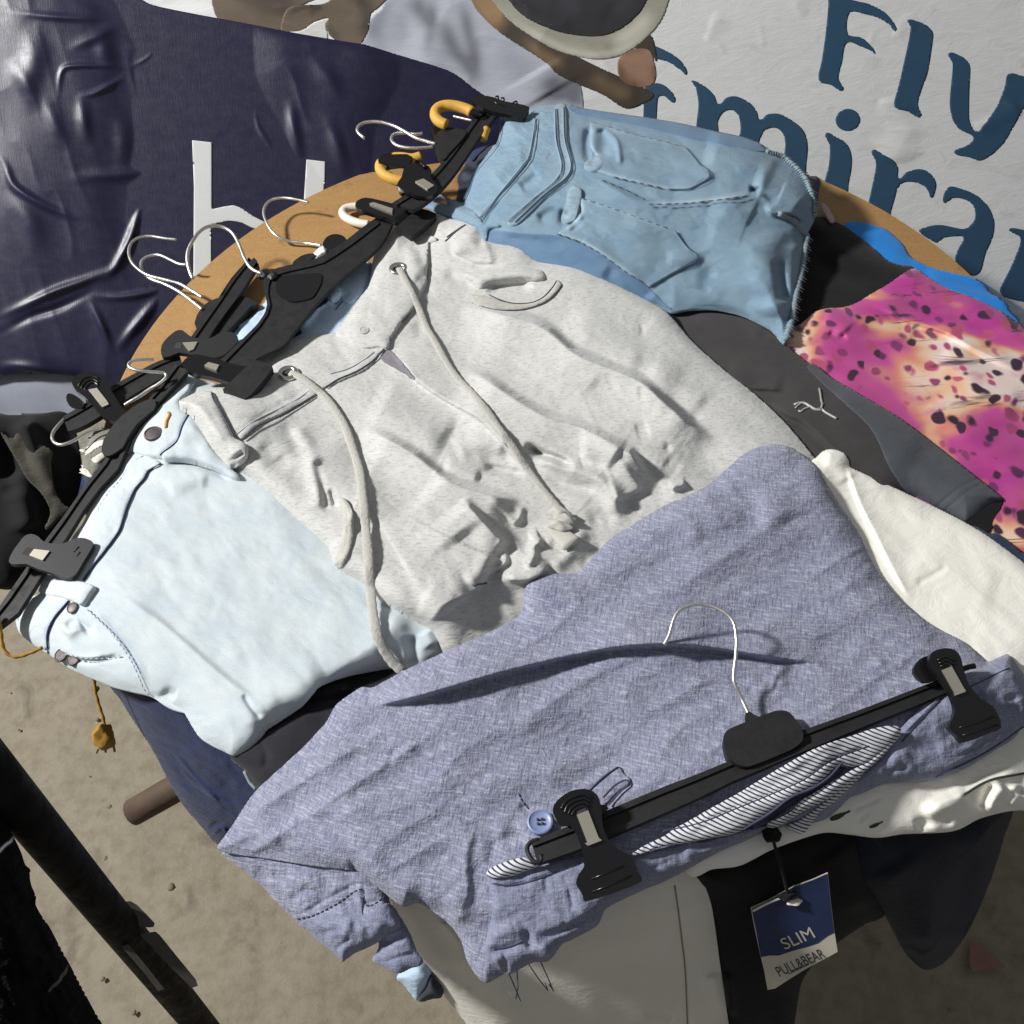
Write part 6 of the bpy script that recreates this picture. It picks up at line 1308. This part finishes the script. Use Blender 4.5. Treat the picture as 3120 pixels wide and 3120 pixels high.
# --- the cluster at the far end
p8 = PP([('C 1300 480', 6), ('C 1000 1060', 10)])
h = hanger('long black clip hanger of the pale denim shorts at the far rim', p8, 'C 900 640')
bar(h, p8, 'C 1180 262 1060 400 960 560 860 690 740 820 600 930 470 1010', 'C 1270 330 1170 440 1060 600 940 780 820 920 700 1020 620 1060')
slab('centre_block', p8, 'C 776 540 800 500 860 456 940 460 1006 476 1012 506 960 570 880 656 846 692 800 640', 11, M_BLACKPLASTIC, h, up=4, bevel=2, smoothn=2)
clip(h, p8.tilt([('C 1130 260', 10), ('C 1440 380', 5), ('C 1470 300', 5)]), 'C 1050 250 1100 226 1170 222 1240 240 1300 262 1400 280 1480 304 1462 350 1436 392 1340 364 1250 344 1180 326 1100 290', ridges=('C 1230 230 1250 225 1250 245', 'C 1270 240 1290 238 1295 255', 'C 1360 272 1384 262 1390 280'), lines=('C 1180 250 1300 300',))
clip(h, p8.tilt([('C 620 760', 14), ('C 740 950', 8), ('C 800 880', 8)]), 'C 504 882 540 820 560 744 600 720 660 724 720 780 760 830 804 884 790 940 720 964 640 950 570 920', steel='C 640 850 700 830 780 880 730 910', back='C 370 700 420 660 520 650 620 670 560 740 480 720')
wire('hook', h, p8, 'C 790 576 720 555 640 530 570 488 500 450 440 428 380 414 310 412 250 424 214 456 216 490 244 516 266 534', [4, 6, 8, 10, 12, 12, 8], 2.0)
h = hanger('black hanger with a yellow sleeved hook, uppermost of the two yellow ones', p8, 'C 860 400')
p9 = p8.lifted(2)
wire('hook', h, p9, 'C 872 436 830 420 796 392 784 356 800 318 850 296 910 294 980 308 1040 330 1060 346', [6, 8, 10, 10, 8, 6], 6.6, M_YELLOW, 14)
wire('hook_stem', h, p9, 'C 1050 342 1080 352 1110 356', [6, 5, 4], 5.2, M_GLOSSBLACK, 12)
wire('wire_arm', h, p9, 'C 920 372 980 386 1060 404', [0, 0, 0], 1.6)
wire('hook_tip', h, p9, 'C 1140 540 1150 500 1166 466', [-6, -5, -4], 5, M_YELLOW, 12)
slab('bar', p9, 'C 760 500 740 470 780 446 840 470 830 520 790 520', 8, M_GLOSSBLACK, h, up=-4, bevel=2, smoothn=2)
h = hanger('black hanger with a yellow sleeved hook resting on the tan board', p8, 'C 460 780')
p10 = p8.lifted(-14)
wire('hook', h, p10, 'C 548 854 480 836 410 800 380 750 400 706 460 684 540 678 620 690 680 672', [2, 4, 6, 8, 10, 12, 12], 6.6, M_YELLOW, 14)
wire('hook_sleeve', h, p10, 'C 436 760 420 720 380 700 372 690 400 668 480 656 560 664 620 690 680 720 720 750', [16, 16, 14, 12, 12, 12], 2.6, M_GLOSSBLACK, 10)
slab('bar', p10, 'C 560 790 590 740 660 720 740 740 760 800 700 860 620 900 540 930 510 880', 8, M_GLOSSBLACK, h, up=4, bevel=2, smoothn=2)
h = hanger('thin steel hook crossing another at the far end of the table', p8, 'C 600 590')
wire('hook', h, p8, 'C 776 598 700 604 620 606 550 600 490 580 462 548 466 520 490 500 560 494 640 504 696 498', [0, 2, 3, 4, 4, 4], 1.9)
h = hanger('white plastic hanger hook under the black clip of the grey shorts', p8, 'C 160 1100')
p11 = Plane([(*px('C 160 1100')[0], 10)])
wire('hook', h, p11, 'C 300 1170 230 1160 160 1136 112 1104 102 1076 130 1050 200 1038 260 1040', [0, 0, 0, 0, 0], 5.2, M_WHITEPLASTIC, 12)

# ================================================================== loose ends
def hang(name, spec, depth, r, mat, parent):
    p = resample(spline(px(spec), 7), 5); d_ = rays(p); P = CAM + d_ * depth
    return tube(name, P, r * 1e-3 * (1 + .15 * np.sin(np.arange(len(P)) * 1.1)), mat, parent, sides=7), P
dj = float((LJ.surf(px('D 650 1350'))[0][0] - CAM) @ _F) + .02
g = empty('mustard_cord', 'knotted mustard yellow cord dangling below the hip of the bleached jeans', 'cord', None, tuple(CAM + rays(px('D 690 1380'))[0] * dj))
_, P = hang('strand', 'D 690 1370 696 1420 704 1480 728 1570 752 1640 766 1700 770 1740', dj, 1.5, M_CORD, g)
blob('knot', P[-1] + np.array([-.002, -.004, -.006]), .011, M_CORD, g, (.8, 1, 1.1), 4)
for k in range(3): tube('frayed_strand', [P[-1], P[-1] + np.array([-.006 + .005 * k, -.006, -.012]), P[-1] + np.array([-.012 + .008 * k, -.012, -.02])], .0011, M_CORD, g, sides=5)
g = empty('cord_loop', 'slack loop of mustard cord hanging from the hanger end at the left edge', 'cord', None, tuple(CAM + rays(px('D 100 1200'))[0] * dj))
hang('strand', 'D -20 900 0 990 10 1060 20 1130 50 1186 100 1208 150 1206 210 1186 260 1166 310 1142', dj + .0, 1.6, M_CORD, g)

# dark knitted garment close to the lens, lower left
M_KNIT, nt, b = mat_new('black_lurex_knit')
v = coords(nt, 'UV'); t1 = noise_tex(nt, v, 260, 3, .7); vo = N(nt, 'ShaderNodeTexVoronoi', Scale=190.0); nt.links.new(v, vo.inputs['Vector'])
nt.links.new(mixc(nt, t1, (.003, .003, .003, 1), (.006, .005, .005, 1)), b.inputs['Base Color']); b.inputs['Roughness'].default_value = .8
sep = N(nt, 'ShaderNodeSeparateColor'); nt.links.new(vo.outputs['Color'], sep.inputs[0]); g_ = ramp(nt, sep.outputs[0], [(.96, (0, 0, 0)), (.975, (1, 1, 1))])
sh = ramp(nt, vo.outputs['Distance'], [(.2, (1, 1, 1)), (.4, (0, 0, 0))]); m_ = math_n(nt, 'MULTIPLY', g_, sh)
nt.links.new(m_, b.inputs['Metallic']); nt.links.new(mixc(nt, m_, (.004, .0038, .0038, 1), (.6, .6, .6, 1)), b.inputs['Base Color']); nt.links.new(ramp(nt, m_, [(0, (.9,) * 3), (1, (.3,) * 3)]), b.inputs['Roughness']); b.inputs['Specular IOR Level'].default_value = .1
bump(nt, b, math_n(nt, 'ADD', t1, vo.outputs['Distance']), .9, .003)
kr = rays(px('S 200 1200'))[0]; KP = CAM + kr / np.linalg.norm(kr) * .66; KN = np.array([.75, -.45, .48]); KN /= np.linalg.norm(KN)
o = Sheet('knit_sleeve', 'S -300 -300 -60 -260 30 -110 70 0 130 150 200 300 240 420 288 466 284 540 300 620 344 724 336 790 380 880 470 1010 560 1180 680 1400 780 1590 880 1780 1000 2000 1080 2400 -300 2400', M_KNIT, None, on='plane', plane=(KP, KN), puff=(30, 90), thick=12, step=8, update=False,
          noise=[(3, 50, 60, 2, 121), (1.2, 14, 60, 1.5, 122)]).obj
tag(o, 'black sparkly knitted sleeve filling the lower left corner', 'clothing')
# dark metal bracket strips beside the pole
bpl = Plane.__new__(Plane); bpl.n = -ray0 / np.linalg.norm(ray0); bpl.P0 = CAM + ray0 / np.linalg.norm(ray0) * .80
M_BRACKET = plain('worn_metal', (.10, .085, .07, 1), .45, metal=.5, var=(.05, .045, .04, 1), scale=60)
for sp_ in ('S 826 866 858 836 930 850 1010 930 1200 1150 1420 1420 1560 1600 1500 1620 1380 1460 1180 1230 1000 1010 900 930', 'S 1100 800 1180 770 1240 766 1300 800 1400 900 1470 975 1460 1010 1420 1016 1340 1010 1200 900', 'S 1330 1080 1440 1060 1480 1056 1520 1090 1680 1290 1860 1510 1880 1570 1820 1590 1560 1330'):
    slab('bracket', bpl, sp_, 3, M_BRACKET, pole, bevel=.6)
# scrap on the ground, pebbles
q_ = px('L 1646 1490 1700 1496 1836 1628 1740 1644 1652 1652 1640 1600')
gp = Plane.__new__(Plane); gp.n = np.array([0.05, -.1, 1.0]); gp.n /= np.linalg.norm(gp.n); gp.P0 = np.array([on_z(q_[:1], .012)[0][0], on_z(q_[:1], .012)[0][1], .012])
g = slab('plastic_scrap', gp, q_, .6, plain('faded_red_film', rgb('6B4A44'), .5, var=rgb('8A6A60'), scale=40), None, bevel=0); tag(g, 'faded reddish scrap of plastic lying on the dark earth at lower right', 'litter')
parts = []
R_ = random.Random(7)
for k in range(30):
    c_ = on_z(np.array([[R_.uniform(-100, 1100), R_.uniform(1900, 3200)]]), .004)[0] if k < 22 else on_z(np.array([[R_.uniform(2500, 3200), R_.uniform(2500, 3150)]]), .004)[0]
    bm = bmesh.new(); bmesh.ops.create_icosphere(bm, subdivisions=1, radius=1); r_ = R_.uniform(.0015, .0045) * (2 if R_.random() < .08 else 1)
    vs = [(c_[0] + v.co.x * r_ * R_.uniform(.7, 1.2), c_[1] + v.co.y * r_ * R_.uniform(.7, 1.2), c_[2] - .002 + v.co.z * r_ * .6) for v in bm.verts]; bm.verts.index_update()
    fs = [tuple(v.index for v in f.verts) for f in bm.faces]; bm.free(); parts.append((vs, fs))
V_, f_ = join_meshes(parts); o = new_obj('pebbles', V_, f_, plain('pebble', rgb('8C7A5E'), .9, var=rgb('5E5242'), scale=30)); tag(o, 'scattered grit and pebbles', None, None, 'stuff')
